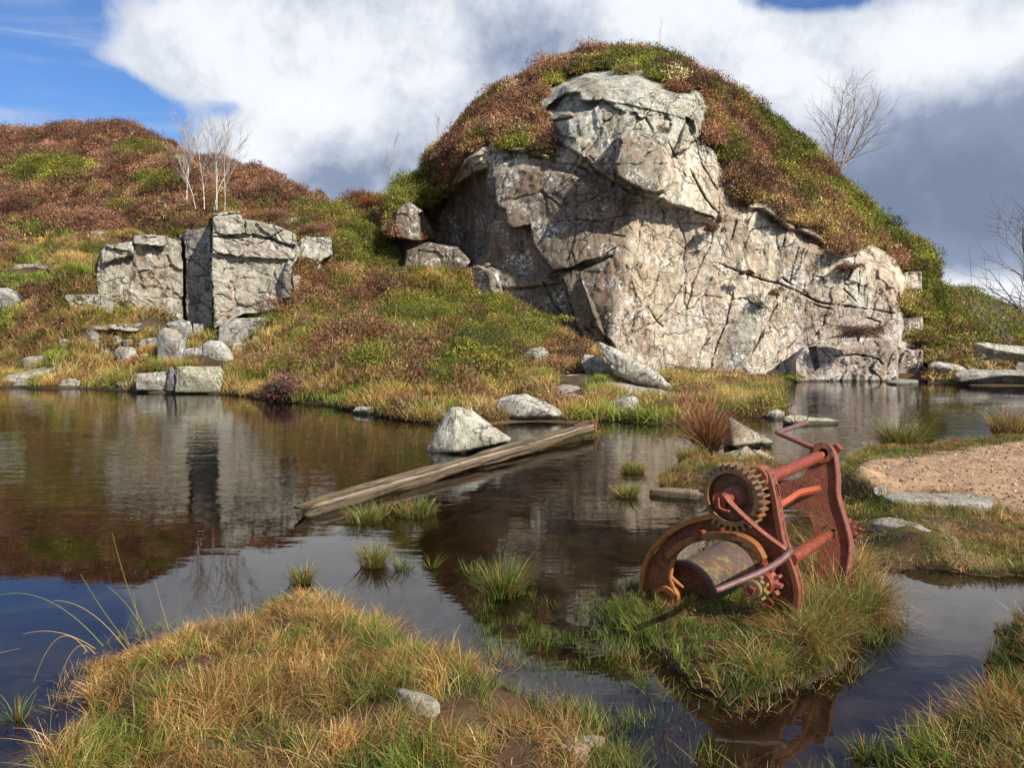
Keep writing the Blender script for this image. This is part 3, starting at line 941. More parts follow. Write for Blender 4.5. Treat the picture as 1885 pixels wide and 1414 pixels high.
bl_ = (sstep(1, .85, ((UC - 1176) / 50) ** 2 + ((VC - 300) / 62) ** 2) * (UC > 1100))[..., None]
cc = cc * (1 - bl_) + np.array([.29, .25, .19]) * bl_
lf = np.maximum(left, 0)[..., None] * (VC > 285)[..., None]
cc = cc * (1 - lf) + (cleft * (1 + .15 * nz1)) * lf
org = polymask(UC, VC, [(1175, 400), (1235, 420), (1240, 560), (1180, 640), (1140, 600), (1160, 470)], 25)[..., None]
cc = cc * (1 - .55 * org) + np.array([.50, .38, .25]) * .55 * org
wl_ = (sstep(1430, 1480, UC) * sstep(540, 580, VC) * .6)[..., None]
cc = cc * (1 - wl_) + np.array([.47, .40, .38]) * wl_
bs = sstep(.15, .5, fbm(np.stack([(PCg[..., 0] + .4 * PCg[..., 2]) * 1.6, 0 * UC, PCg[..., 2] * .25], -1), 4, 105))[..., None] * .45
cc = cc * (1 - bs) + np.array([.22, .15, .10]) * bs
gs = polymask(UC, VC, [(1380, 545), (1405, 560), (1370, 690), (1310, 690), (1340, 600)], 8)[..., None]
cc = cc * (1 - .8 * gs) + np.array([.25, .235, .19]) * .8 * gs
rr = rockC[..., None]
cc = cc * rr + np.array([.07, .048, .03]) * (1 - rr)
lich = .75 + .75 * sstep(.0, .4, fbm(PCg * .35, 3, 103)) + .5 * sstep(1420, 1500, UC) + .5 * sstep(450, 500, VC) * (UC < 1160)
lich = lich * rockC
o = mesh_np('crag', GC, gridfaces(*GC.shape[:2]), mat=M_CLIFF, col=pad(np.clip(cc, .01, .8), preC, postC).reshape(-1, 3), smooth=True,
            extra={'Lichen': pad(np.clip(lich, 0, 1), preC, postC).ravel()})
tag(o, 'tall domed granite crag split by cracks and capped with heather', kind='structure')

# ---- smaller rock faces on the left
LBL = [  # polygon, depth, du, dv, colour
    ([(183, 592), (178, 520), (184, 463), (196, 450), (243, 446), (246, 432), (300, 432), (335, 444), (338, 590), (300, 600), (215, 598)], 25.0, .0006, -.0022, (.40, .36, .28)),
    ([(245, 434), (298, 432), (306, 446), (300, 452), (246, 450)], 24.8, 0, -.002, (.42, .40, .33)),
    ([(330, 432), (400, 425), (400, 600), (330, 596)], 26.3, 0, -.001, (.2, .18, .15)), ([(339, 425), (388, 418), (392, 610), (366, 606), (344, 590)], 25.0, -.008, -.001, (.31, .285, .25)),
    ([(391, 392), (442, 388), (448, 402), (500, 412), (545, 430), (548, 480), (530, 500), (526, 560), (502, 574), (450, 578), (394, 604), (390, 500)], 24.0, .0012, -.0022, (.41, .385, .31)),
    ([(391, 392), (442, 388), (448, 404), (452, 428), (392, 434)], 23.85, .001, -.002, (.43, .41, .33)),
    ([(545, 448), (560, 436), (612, 437), (612, 470), (585, 484), (545, 478)], 26.3, .004, -.003, (.42, .40, .33)),
    ([(391, 436), (500, 441), (546, 462), (540, 478), (470, 474), (392, 466)], 23.86, .001, -.002, (.43, .40, .33)),
    ([(452, 405), (500, 412), (545, 432), (545, 452), (500, 437), (453, 430)], 23.90, .001, -.002, (.41, .385, .31)),
    ([(394, 538), (450, 556), (450, 578), (394, 604)], 23.82, .001, -.002, (.43, .38, .31)),
    ([(186, 462), (198, 450), (243, 446), (246, 470), (188, 482)], 24.84, 0, -.002, (.41, .38, .31)),
    ([(210, 546), (335, 551), (338, 590), (300, 600), (215, 598)], 24.80, 0, -.002, (.41, .37, .29)),
    ([(548, 478), (590, 484), (588, 500), (552, 500)], 26.0, 0, -.002, (.41, .38, .31)),
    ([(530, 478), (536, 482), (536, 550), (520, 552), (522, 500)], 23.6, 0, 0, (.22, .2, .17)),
    ([(538, 505), (552, 506), (552, 545), (538, 548)], 24.6, 0, 0, (.40, .33, .25)),
    ([(118, 548), (120, 542), (200, 541), (208, 560), (208, 578), (180, 581), (130, 573)], 24.4, 0, -.003, (.41, .38, .31)),
    ([(116, 512), (160, 510), (182, 512), (184, 532), (118, 528)], 25.4, 0, -.003, (.41, .39, .31)),
    ([(476, 552), (522, 548), (524, 570), (505, 574), (478, 570)], 23.8, 0, -.002, (.42, .37, .29)),
    ([(150, 600), (260, 596), (256, 610), (160, 608)], 23.7, 0, -.003, (.42, .38, .31)),
    ([(140, 486), (176, 484), (176, 506), (140, 504)], 26.4, 0, -.003, (.38, .36, .30)),
]
us2, vs2 = np.arange(100, 630, 1.7), np.arange(380, 630, 1.5)
U2, V2 = np.meshgrid(us2, vs2[::-1])
q3 = P(U2, V2, 25.0)
w2u = U2 + 1.8 * fbm(q3 * 2.6, 3, 111)
w2v = V2 + 1.8 * fbm(q3 * 2.6, 3, 112)
D2 = np.full(U2.shape, 31.0)
C2 = np.tile([.1, .08, .05], U2.shape + (1,))
for poly, yy, du, dv, c in LBL:
    yy = yy - 1.0
    uc = np.mean([a[0] for a in poly]); vc = np.mean([a[1] for a in poly])
    mk = inpoly(w2u, w2v, poly)
    yy_ = yy + (U2 - uc) * du + (V2 - vc) * dv
    mk = mk & (yy_ < D2)
    D2 = np.where(mk, yy_, D2)
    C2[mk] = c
mask2 = D2 < 30.5
j = np.stack([q3[..., 0] * 1.1 + .2 * q3[..., 2], 0 * U2 + 5, q3[..., 2] * 1.5 + .35 * q3[..., 0]], -1) + .2 * np.stack([fbm(q3, 3, 121), 0 * U2, fbm(q3, 3, 122)], -1)
oA, gA, cA = facets(j * .8, 17)
oB, gB, cB = facets(j * np.array([1.9, 1, 2.6]), 18)
oC, gC, cC = facets(j * np.array([5, 1, 6]), 19)
D2 = D2 + np.where(mask2, -(oA * .20 + oB * .11 + oC * .035) + .10 * np.exp(-(gA / .03) ** 2) * (cA > .6) + .05 * np.exp(-(gB / .04) ** 2) * (cB > .8)
                   + fbm(q3 * 2.4, 4, 131) * .015 + fbm(q3 * 8, 3, 132) * .012, 0)
for pts, wd, am in (([(392, 430), (420, 432), (440, 440), (470, 452), (490, 440), (520, 425)], 1.8, .4), ([(392, 460), (410, 470), (440, 472), (460, 465), (480, 470)], 1.6, .3),
                    ([(393, 540), (410, 542), (425, 552)], 1.6, .3), ([(246, 434), (246, 600)], 1.1, .15), ([(345, 520), (360, 525), (385, 500)], 1.6, .3), ([(500, 412), (520, 440), (545, 460)], 1.5, .3),
                    ([(205, 545), (335, 548)], 1.2, .2), ([(345, 480), (388, 478)], 1.3, .2), ([(350, 560), (388, 552)], 1.3, .2)):
    D2 += crackd(w2u, w2v, pts, wd * .6) * am * .5 * mask2
P2 = P(U2, V2, D2)
fq = gridfaces(*U2.shape)
keep = mask2.ravel()[fq].any(1)
fq = fq[keep]
used = np.unique(fq)
remap = -np.ones(U2.size, int)
remap[used] = np.arange(len(used))
C2 = C2 * (1 + .12 * fbm(q3 * .9, 3, 140)[..., None])
o = mesh_np('rock_face', P2.reshape(-1, 3)[used], remap[fq], mat=M_CLIFF, col=np.clip(C2, .01, .8).reshape(-1, 3)[used],
            extra={'Lichen': np.full(len(used), .75)})
tag(o, 'low jointed granite quarry faces at the foot of the heather hill', kind='structure')


# ------------------------------------------------------------------ rocks
def ground_z(x, y):
    return terr(np.asarray(x, float), np.asarray(y, float))[0]


ROCKPX = []


def grow(bm, size, it=6):
    for _ in range(it):
        es = [e for e in bm.edges if e.calc_length() > size]
        if not es:
            break
        bmesh.ops.subdivide_edges(bm, edges=es, cuts=1)
        bmesh.ops.triangulate(bm, faces=bm.faces[:])


def rock(outline, vb, thick, ridges, label, cat='boulder', col=(.40, .38, .31), name='boulder', group=None, rough=.035, lich=.7, Y=None, sink=.25, backs=.72, mat=None, leans=0.0, seed=[0]):
    """a boulder from its outline at its real distance; ridges are (u, v, metres towards the viewer)"""
    seed[0] += 1
    Y0 = Y if Y else yz(vb)
    uc0 = sum(q[0] for q in outline) / len(outline)
    if Y0 > 13 and vb < 760 and uc0 < 1290:
        Y0 = min(float(dL(uc0, vb)), float(dL(uc0, vb - 3))) - thick * .32
    elif uc0 > 1700 and vb < 720:
        Y0 = min(float(dR(uc0, vb)), float(dR(uc0, vb - 3))) - thick * .32
    ROCKPX.append((outline, Y0))
    pts = []
    uc = sum(q[0] for q in outline) / len(outline); vc = sum(q[1] for q in outline) / len(outline)
    for u, v in outline:
        pts.append(P(u, v, Y0 + thick * .25 + leans * (vb - v) / F * Y0))
        b = P(uc + (u - uc) * backs, max(v + 2, vc + (v - vc) * .8), Y0 + thick)
        pts.append(b)
    for u, v, d in ridges:
        pts.append(P(u, v, Y0 + thick * .25 - d + leans * (vb - v) / F * Y0))
    pts = np.array(pts)
    lowm = pts[:, 2] < pts[:, 2].min() + .08
    low = pts[lowm].copy(); low[:, 2] -= sink
    pts = np.vstack([pts, low])
    bm = bmesh.new()
    for q in pts:
        bm.verts.new(q)
    bmesh.ops.convex_hull(bm, input=bm.verts[:])
    bmesh.ops.delete(bm, geom=[v_ for v_ in bm.verts if not v_.link_faces], context='VERTS')
    ext = pts.max(0) - pts.min(0)
    size = max(.018, max(ext) / 42)
    bmesh.ops.bevel(bm, geom=bm.edges[:], offset=size * .8, segments=1, affect='EDGES', profile=.6, clamp_overlap=True)
    bmesh.ops.triangulate(bm, faces=bm.faces[:])
    grow(bm, size)
    bm.normal_update()
    co = np.array([v_.co for v_ in bm.verts]); no = np.array([v_.normal for v_ in bm.verts])
    s = max(ext)
    f1, f2, cid = voro(co / s * 3.0 + seed[0] * 7.1, seed[0])
    d = fbm(co / s * 3.2 + seed[0], 4, seed[0]) * rough * s * .55 + fbm(co / s * 14 + seed[0], 3, seed[0] + 4) * rough * s * .16 + (cid - .5) * rough * s * .35
    co = co + no * d[:, None]
    org = np.array([co[:, 0].mean(), co[:, 1].mean(), co[:, 2].min()])
    T = np.array([[v_.index for v_ in f.verts] for f in bm.faces]) if False else None
    bm.verts.index_update()
    T = np.array([[l.index for l in f.verts] for f in bm.faces])
    bm.free()
    n = fbm(co / s * 2.5, 3, 77)[:, None]
    cl = np.array(col) * (1 + .15 * n) * (.78 + .42 * hsh(np.array([seed[0]]), np.array([3]), np.array([1]))[0])
    o = mesh_np(name, co, None, T, mat or M_ROCK, np.clip(cl, .01, .8), False, None, org, {'Lichen': np.full(len(co), lich)})
    o.data.polygons.foreach_set('use_smooth', np.ones(len(T), bool))
    o.data.set_sharp_from_angle(angle=math.radians(38))
    return tag(o, label, cat, group)


def slab(outline, label, cat='slab', col=(.42, .37, .29), name='flat_stone', thick=.3, on='hill', lift=.04, rough=.02, seed=[50]):
    """a slab lying flush in the ground it rests on"""
    seed[0] += 1
    o2 = smooth_poly(outline)
    uu_ = np.array([q[0] for q in o2]); vv2 = np.array([q[1] for q in o2])
    if on == 'hill':
        T0 = P(uu_, vv2, dL(uu_, vv2) - .12)
        T0[:, 2] += lift
    else:
        T0 = PZ(uu_, vv2, .1)
        cu, cv_ = uu_.mean(), vv2.mean()
        for _ in range(4):
            gz = np.maximum(ground_z(T0[:, 0], T0[:, 1]), 0)
            A_m = np.stack([T0[:, 0] - T0[:, 0].mean(), T0[:, 1] - T0[:, 1].mean(), np.ones(len(T0))], -1)
            zz = A_m @ np.linalg.lstsq(A_m, gz, rcond=None)[0] * .7 + np.percentile(gz, 65) * .3 + lift
            T0 = np.stack([PZ(a_, b_, c_) for a_, b_, c_ in zip(uu_, vv2, zz)])
    cen = T0.mean(0)
    n_ = len(T0)
    rings = [(1.0, -thick), (1.0, -.02 * thick / .3), (.965, .0), (.9, .008), (.75, .012), (.55, .014), (.3, .015), (.1, .015)]
    V = []
    for f_, dz in rings:
        V.append(cen + (T0 - cen) * f_ + np.array([0, 0, dz]))
    V = np.concatenate(V + [cen[None] + [[0, 0, .015]]])
    s_ = np.ptp(T0[:, :2], axis=0).max()
    k_ = fbm(V / s_ * 6 + seed[0], 4, seed[0])
    V[:, 2] += k_ * rough * s_ * .3
    V[:, :2] += (np.stack([fbm(V / s_ * 9 + 3, 2, 5), fbm(V / s_ * 9 + 8, 2, 6)], -1)) * rough * s_ * .5
    i_ = np.arange(len(rings) - 1)[:, None] * n_; j_ = np.arange(n_)[None]; jn_ = (j_ + 1) % n_
    Q = np.stack([i_ + j_, i_ + jn_, i_ + n_ + jn_, i_ + n_ + j_], -1).reshape(-1, 4)
    c_i = len(V) - 1
    T = np.stack([(len(rings) - 1) * n_ + j_[0], (len(rings) - 1) * n_ + jn_[0], np.full(n_, c_i)], -1)
    if ((T0[:, 0] * np.roll(T0[:, 1], -1) - np.roll(T0[:, 0], -1) * T0[:, 1]).sum()) < 0:
        Q = Q[:, ::-1]; T = T[:, ::-1]
    cl = np.array(col) * (1 + .12 * fbm(V * 5, 3, 9)[:, None])
    org = np.array([cen[0], cen[1], cen[2] - thick])
    o = mesh_np(name, V, Q, T, M_ROCK, np.clip(cl, .01, .8), True, None, org, {'Lichen': np.full(len(V), .6)})
    o.data.set_sharp_from_angle(angle=math.radians(45))
    ROCKPX.append((outline, 0))
    return tag(o, label, cat)


def smooth_poly(pl, n=5):
    out_ = []
    m_ = len(pl)
    for k_ in range(m_):
        a, b = np.array(pl[k_][:2], float), np.array(pl[(k_ + 1) % m_][:2], float)
        for q in range(n):
            out_.append(tuple(a + (b - a) * q / n))
    a = np.array(out_)
    for _ in range(2):
        a = (np.roll(a, 1, 0) + 2 * a + np.roll(a, -1, 0)) / 4
    return [tuple(q) for q in a]


# the pool
rock([(779, 836), (782, 826), (829, 751), (848, 749), (870, 757), (915, 787), (940, 808), (935, 814), (870, 832)], 834, .8, [(835, 756, .12), (850, 752, .05), (838, 832, .30), (795, 834, .1), (880, 800, .22), (930, 812, .1)],
     'pointed pale grey boulder standing in the pool beside the timber beam', rough=.025, col=(.38, .37, .29))
rock([(910, 752), (918, 735), (938, 725), (965, 724), (1000, 737), (1030, 755), (1046, 766), (1030, 774), (980, 777), (940, 773), (915, 765)], 776, .8, [(950, 735, .25), (990, 750, .35), (950, 768, .3), (1020, 765, .2)],
     'smooth rounded pale boulder on the shore behind the pointed rock', rough=.02, col=(.40, .38, .32))
rock([(1118, 752), (1122, 740), (1150, 729), (1170, 728), (1180, 745), (1188, 762), (1165, 766), (1130, 764)], 765, .6, [(1150, 740, .2), (1140, 758, .2), (1175, 760, .1)],
     'squat pale boulder on the grassy shore near the beam end', rough=.025)
rock([(1329, 826), (1336, 795), (1344, 769), (1356, 775), (1395, 798), (1424, 813), (1415, 820), (1360, 827)], 826, .6, [(1345, 778, .08), (1350, 822, .2), (1400, 815, .12)],
     'wedge shaped pale rock with a sharp peak beside a rusty rush clump', col=(.40, .37, .27), rough=.02)
rock([(1325, 858), (1332, 835), (1375, 820), (1382, 828), (1400, 846), (1410, 862), (1370, 868)], 866, .5, [(1350, 838, .12), (1380, 850, .15), (1345, 862, .15)],
     'low flat faced pale rock half hidden behind the big gear', col=(.40, .37, .29), rough=.02)
rock([(1384, 828), (1400, 828), (1430, 848), (1434, 858), (1412, 864), (1402, 850)], 862, .35, [(1410, 842, .08)],
     'narrow slab leaning against the low rock behind the gear', col=(.42, .38, .30), rough=.02)
rock([(1410, 766), (1415, 758), (1430, 754), (1443, 758), (1444, 769), (1425, 773)], 772, .35, [(1428, 760, .1)], 'small round white stone at the tip of the grassy spit', 'stone', (.5, .46, .38), 'stone', rough=.02)
rock([(1440, 778), (1442, 768), (1470, 764), (1500, 768), (1548, 775), (1540, 781), (1480, 787), (1450, 784)], 783, .6, [(1490, 772, .1), (1460, 776, .1)],
     'long flat pale rock with dark moss lying in water above the crank', 'rock', (.42, .40, .28), 'boulder', rough=.03)
rock([(648, 757), (655, 750), (680, 748), (702, 751), (706, 758), (680, 760)], 759, .5, [(675, 752, .15)], 'small flat pale stone at the water edge of the mound', 'stone', (.42, .42, .36), 'stone', rough=.02)
slab([(1016, 716), (1040, 711), (1068, 715), (1075, 735), (1072, 747), (1040, 745), (1020, 730)], 'flat trodden slab below the bare path on the shore', 'slab', (.42, .37, .29), 'flat_stone', on='hill')
slab([(1018, 700), (1030, 694), (1080, 689), (1092, 692), (1075, 704), (1040, 712), (1020, 712)], 'bare pinkish slab at the top of the shore path', 'slab', (.43, .33, .24), 'flat_stone', on='hill')
rock([(966, 655), (975, 643), (1000, 639), (1010, 650), (1008, 668), (985, 674), (968, 668)], 672, .7, [(985, 650, .2)], 'white lichened boulder on the mound beside a dark heather clump', rough=.035, lich=1.0, Y=20.3)
rock([(1068, 668), (1075, 652), (1095, 654), (1112, 662), (1132, 685), (1130, 696), (1100, 692), (1078, 686)], 694, .8, [(1095, 662, .15), (1118, 682, .2)], 'grey tilted block at the foot of the crag corner', 'block', (.40, .38, .32), 'block', rough=.03, Y=19.5)
rock([(1098, 628), (1108, 628), (1128, 640), (1160, 655), (1205, 680), (1236, 706), (1246, 722), (1220, 716), (1180, 700), (1140, 694), (1110, 668)], 720, .9, [(1140, 655, .2), (1190, 685, .25), (1140, 688, .2)],
     'long split granite block slanting down from the crag corner', 'block', (.41, .39, .33), 'block', rough=.035, Y=19.0, lich=1.0)
slab([(1100, 704), (1112, 700), (1160, 706), (1220, 716), (1262, 732), (1276, 739), (1240, 741), (1180, 730), (1120, 716)], 'long low pale slab lying below the split granite block', 'slab', (.42, .38, .31), 'flat_stone', on='hill')
rock([(1370, 707), (1375, 699), (1400, 700), (1430, 708)], 710, .5, [], 'tiny grey stone on the grass under the crag', 'stone', (.36, .34, .3), 'stone', rough=.03)
slab([(1628, 703), (1650, 697), (1690, 699), (1691, 704), (1650, 706)], 'thin flat stone in the water at the right foot of the crag', 'stone', (.40, .37, .3), 'stone', on='ground', thick=.2, lift=.05)
rock([(1710, 672), (1718, 664), (1760, 672), (1785, 680), (1782, 692), (1740, 688), (1715, 682)], 692, 1.2, [(1750, 678, .3)], 'pale ledge of rock by green grass on the right shore', 'rock', (.42, .39, .33), 'boulder', rough=.03, Y=24.5, lich=.9)
rock([(1760, 690), (1790, 682), (1885, 684), (2000, 690), (2000, 705), (1885, 706), (1800, 702), (1765, 700)], 705, 1.6, [(1850, 690, .3), (1930, 694, .3)], 'long low rock shelf along the right shore', 'rock', (.40, .36, .3), 'boulder', rough=.02, lich=.9)
rock([(1791, 655), (1792, 630), (1812, 630), (1885, 642), (1960, 645), (1960, 668), (1885, 668), (1815, 662), (1800, 662)], 668, 1.6, [(1820, 640, .3), (1870, 650, .3)], 'large grey boulder by the gorse on the far right', 'boulder', (.37, .35, .29), 'boulder', rough=.025, Y=26)
rock([(1868, 676), (1874, 666), (1900, 668), (1900, 690), (1872, 688)], 690, .8, [], 'brown rounded rock at the right picture edge on the shelf', 'rock', (.28, .22, .18), 'boulder', rough=.03, Y=24)
# the left shore
rock([(250, 718), (250, 688), (306, 684), (312, 690), (312, 719)], 719, 1.0, [(270, 700, .1), (300, 700, .1)], 'pale square cut block at the water edge left of the dark cleft', 'block', (.40, .38, .31), 'block', rough=.012)
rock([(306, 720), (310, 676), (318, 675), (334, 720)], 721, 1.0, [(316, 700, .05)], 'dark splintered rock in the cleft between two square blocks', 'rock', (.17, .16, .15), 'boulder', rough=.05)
rock([(322, 722), (326, 676), (345, 674), (404, 675), (412, 685), (406, 723)], 723, 1.0, [(345, 690, .12), (390, 700, .12)], 'large square cut block with yellow lichen at the water edge', 'block', (.43, .42, .29), 'block', rough=.012)
rock([(289, 665), (290, 612), (300, 602), (325, 606), (344, 622), (342, 652), (330, 668)], 668, .9, [(305, 620, .2), (325, 640, .25)], 'upright grey boulder standing behind the square cut blocks', col=(.38, .37, .32), rough=.02, Y=22.4)
rock([(304, 596), (330, 589), (350, 592), (356, 610), (352, 622), (325, 612)], 620, .7, [(332, 600, .1)], 'speckled dark and white boulder behind the upright one', col=(.33, .32, .29), rough=.05, lich=1.0, Y=23.4)
rock([(355, 596), (374, 597), (375, 614), (365, 622), (356, 612)], 620, .5, [], 'small pale block right of the speckled boulder', 'block', (.42, .38, .31), 'block', Y=23.4)
rock([(331, 650), (345, 641), (372, 637), (380, 652), (368, 666), (340, 662)], 666, .7, [(355, 650, .15)], 'brownish low rock between the upright boulder and the wedge', 'rock', (.38, .33, .26), 'boulder', Y=22.3)
rock([(371, 666), (373, 634), (385, 626), (408, 628), (425, 645), (434, 665), (420, 671), (380, 670)], 670, .8, [(390, 640, .15), (410, 655, .25)], 'smooth wedge shaped grey boulder on the left shore', col=(.37, .37, .33), rough=.015, Y=22.2)
rock([(400, 629), (404, 600), (415, 588), (440, 586), (496, 584), (497, 594), (470, 606), (440, 610), (425, 628)], 628, 1.2, [(430, 598, .1), (470, 594, .1)], 'sloping slab under the right end of the low rock face', 'slab', (.41, .40, .34), 'flat_stone', rough=.015, Y=23.0)
rock([(252, 600), (262, 582), (290, 578), (302, 590), (298, 602), (262, 604)], 603, .7, [(280, 588, .1)], 'pale stone below the left rock face', 'stone', (.42, .38, .3), 'stone', Y=24)
rock([(148, 610), (152, 604), (172, 606), (184, 618), (180, 626), (160, 622)], 625, .5, [], 'small tilted stone left of the scattered rocks', 'stone', (.40, .39, .34), 'stone', Y=23.3)
rock([(162, 632), (172, 622), (192, 628), (190, 634)], 633, .4, [], 'flat little stone lying beneath the tilted one', 'stone', (.40, .37, .3), 'stone', Y=23.2)
rock([(208, 648), (220, 636), (250, 640), (254, 662), (240, 668), (215, 660)], 667, .6, [(230, 648, .1)], 'mottled lichened rock beside the red bracken', 'rock', (.38, .36, .31), 'boulder', rough=.05, lich=1.0, Y=22.6)
rock([(254, 634), (262, 624), (288, 622), (290, 634), (275, 638)], 637, .6, [], 'flat grey rock behind the red bracken', 'rock', (.40, .38, .33), 'boulder', Y=23.2)
rock([(-30, 562), (-20, 530), (15, 530), (56, 550), (58, 558), (20, 562)], 562, 1.4, [(10, 540, .2), (30, 552, .1)], 'grey sloping slab at the left picture edge', 'slab', (.37, .36, .33), 'flat_stone', Y=25, rough=.015)
rock([(22, 500), (26, 488), (60, 485), (92, 488), (94, 498), (60, 500)], 500, .9, [], 'pale ledge above the bright green grass', 'ledge', (.42, .39, .31), 'flat_stone', Y=27)
rock([(345, 390), (347, 372), (372, 370), (376, 376), (374, 386), (358, 392)], 392, .7, [(358, 378, .1)], 'pale stone on the hill at the foot of the birches', 'stone', (.42, .40, .33), 'stone', Y=29.0)
rock([(164, 438), (166, 426), (180, 423), (203, 426), (204, 436), (185, 440)], 440, .8, [(185, 430, .1)], 'pale stone in the heather above the left rock face', 'stone', (.42, .38, .31), 'stone', Y=26.5)
rock([(528, 410), (532, 400), (552, 400), (556, 410), (540, 414)], 413, .6, [], 'yellowish stone in heather above the right rock face', 'stone', (.42, .38, .22), 'stone', Y=27)
slab([(0, 700), (10, 694), (30, 690), (110, 672), (104, 682), (60, 692), (20, 702)], 'long pale slab lying in the shore grass on the left', 'slab', (.42, .35, .27), 'flat_stone', on='hill')
rock([(24, 708), (30, 699), (50, 697), (56, 703), (45, 709)], 709, .5, [], 'small pale stone by the water near the long slab', 'stone', (.42, .40, .34), 'stone', rough=.02)
rock([(106, 709), (114, 699), (135, 697), (148, 703), (140, 710)], 710, .5, [], 'grey stone at the water edge between grass tufts', 'stone', (.40, .39, .33), 'stone', rough=.02)
slab([(40, 664), (50, 659), (85, 657), (92, 662), (60, 667)], 'thin pale slab in grass above the long slab', 'slab', (.42, .37, .30), 'flat_stone', on='hill')
# strewn rubble that nothing tells apart
for (u_, v_, r_s) in ((215, 622, 9), (236, 628, 7), (270, 655, 8), (302, 628, 6), (400, 640, 7), (440, 636, 9), (470, 622, 7), (196, 645, 8), (175, 655, 6), (140, 668, 9), (95, 690, 7), (190, 700, 8), (228, 706, 7), (460, 655, 7), (120, 628, 7), (80, 622, 8), (500, 600, 7)):
    k_ = [(u_ + r_s * random.uniform(.9, 1.9) * math.cos(a_), v_ + r_s * random.uniform(.5, .8) * math.sin(a_)) for a_ in (0.2, 1.1, 2.2, 3.3, 4.2, 5.3)]
    rock(k_, v_ + 5, .4, [(u_ - 2, v_ - 1, .06)], 'small pale angular stone strewn in the grass below the low rock faces', 'stone', (.42, .385, .31), 'stone', group='rubble below the low rock faces', Y=22)
# near stones
slab([(722, 1268), (745, 1272), (775, 1278), (803, 1289), (812, 1298), (798, 1304), (768, 1298), (742, 1285)], 'pale slim stone lying in the foreground grass', 'stone', (.36, .33, .24), 'stone', on='ground', thick=.08, lift=.035)
slab([(1028, 1374), (1045, 1364), (1080, 1357), (1115, 1358), (1112, 1368), (1085, 1384), (1050, 1387)], 'pinkish flat stone on the mud at the bottom of the picture', 'stone', (.43, .27, .17), 'stone', on='ground', thick=.08, lift=.03)
slab([(1622, 912), (1650, 906), (1730, 910), (1790, 908), (1830, 916), (1825, 938), (1805, 944), (1740, 930), (1650, 924)], 'long pale worn slab at the edge of the gravel', 'slab', (.40, .36, .30), 'flat_stone', on='ground', thick=.12, lift=.02)
slab([(1598, 966), (1606, 956), (1640, 952), (1690, 964), (1730, 985), (1722, 996), (1680, 982), (1620, 970)], 'pale worn slab set in the turf below the gravel', 'slab', (.44, .37, .28), 'flat_stone', on='ground', thick=.14, lift=.05)
rock([(1608, 898), (1614, 893), (1630, 896), (1632, 903), (1615, 905)], 905, .1, [], 'small grey stone on the gravel behind the mossy hump', 'stone', (.38, .34, .27), 'stone', rough=.04, Y=float(PZ(1615, 905, .2)[1]), sink=.04)
slab([(1232, 897), (1245, 886), (1300, 870), (1325, 862), (1318, 872), (1270, 887), (1245, 899)], 'thin pale slab in the muddy hummock behind the gear', col=(.38, .31, .24), on='ground', thick=.1, lift=.03)
for (q, n_) in (([(1190, 902), (1230, 897), (1300, 905), (1298, 911), (1230, 906)], 'half sunk pale plank of rock in front of the muddy hummock'),):
    slab(q, n_, 'rock', (.34, .26, .17), 'boulder', on='ground', thick=.15, lift=.05)


# ------------------------------------------------------------------ foliage builders
def jitter(cols, n, s=.25, k=None):
    c = np.asarray(cols)[k] if k is not None else np.asarray(cols)
    f = np.exp(rng.normal(0, s, (n, 1)))
    h = 1 + rng.normal(0, .08, (n, 3))
    return np.clip(c * f * h, .004, .95)


def blades(roots, length, width, tilt, bend, cols, seg=3, azim=None, droop=None, tip=None):
    """curved strips of grass; returns verts, quads, colours"""
    n = len(roots)
    length = np.broadcast_to(length, n); width = np.broadcast_to(width, n)
    tilt = np.broadcast_to(tilt, n); bend = np.broadcast_to(bend, n)
    a = rng.uniform(0, 2 * math.pi, n) if azim is None else azim
    o_ = np.stack([np.cos(a), np.sin(a), 0 * a], -1)
    fa = rng.uniform(0, math.pi, n)
    wd = np.stack([np.cos(fa), np.sin(fa), 0 * fa], -1)
    Vv, Cc = [], []
    pos = np.array(roots, float)
    th = tilt.astype(float).copy()
    for k in range(seg + 1):
        tt = k / seg
        ww = width * (1 - tt ** 1.5 * .85) * .5
        Vv.append(np.stack([pos - wd * ww[:, None], pos + wd * ww[:, None]], 1))
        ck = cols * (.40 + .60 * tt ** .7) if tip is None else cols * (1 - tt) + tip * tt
        Cc.append(np.repeat(ck[:, None], 2, 1))
        step = (length / seg)[:, None]
        pos = pos + step * (np.cos(th)[:, None] * np.array([0, 0, 1.]) + np.sin(th)[:, None] * o_)
        th = th + bend / seg
    V = np.stack(Vv, 1).reshape(-1, 3)
    C = np.stack(Cc, 1).reshape(-1, 3)
    base = (np.arange(n) * (seg + 1) * 2)[:, None, None]
    k = (np.arange(seg) * 2)[None, :, None]
    q = base + k + np.array([0, 1, 3, 2])[None, None]
    return V, q.reshape(-1, 4), C


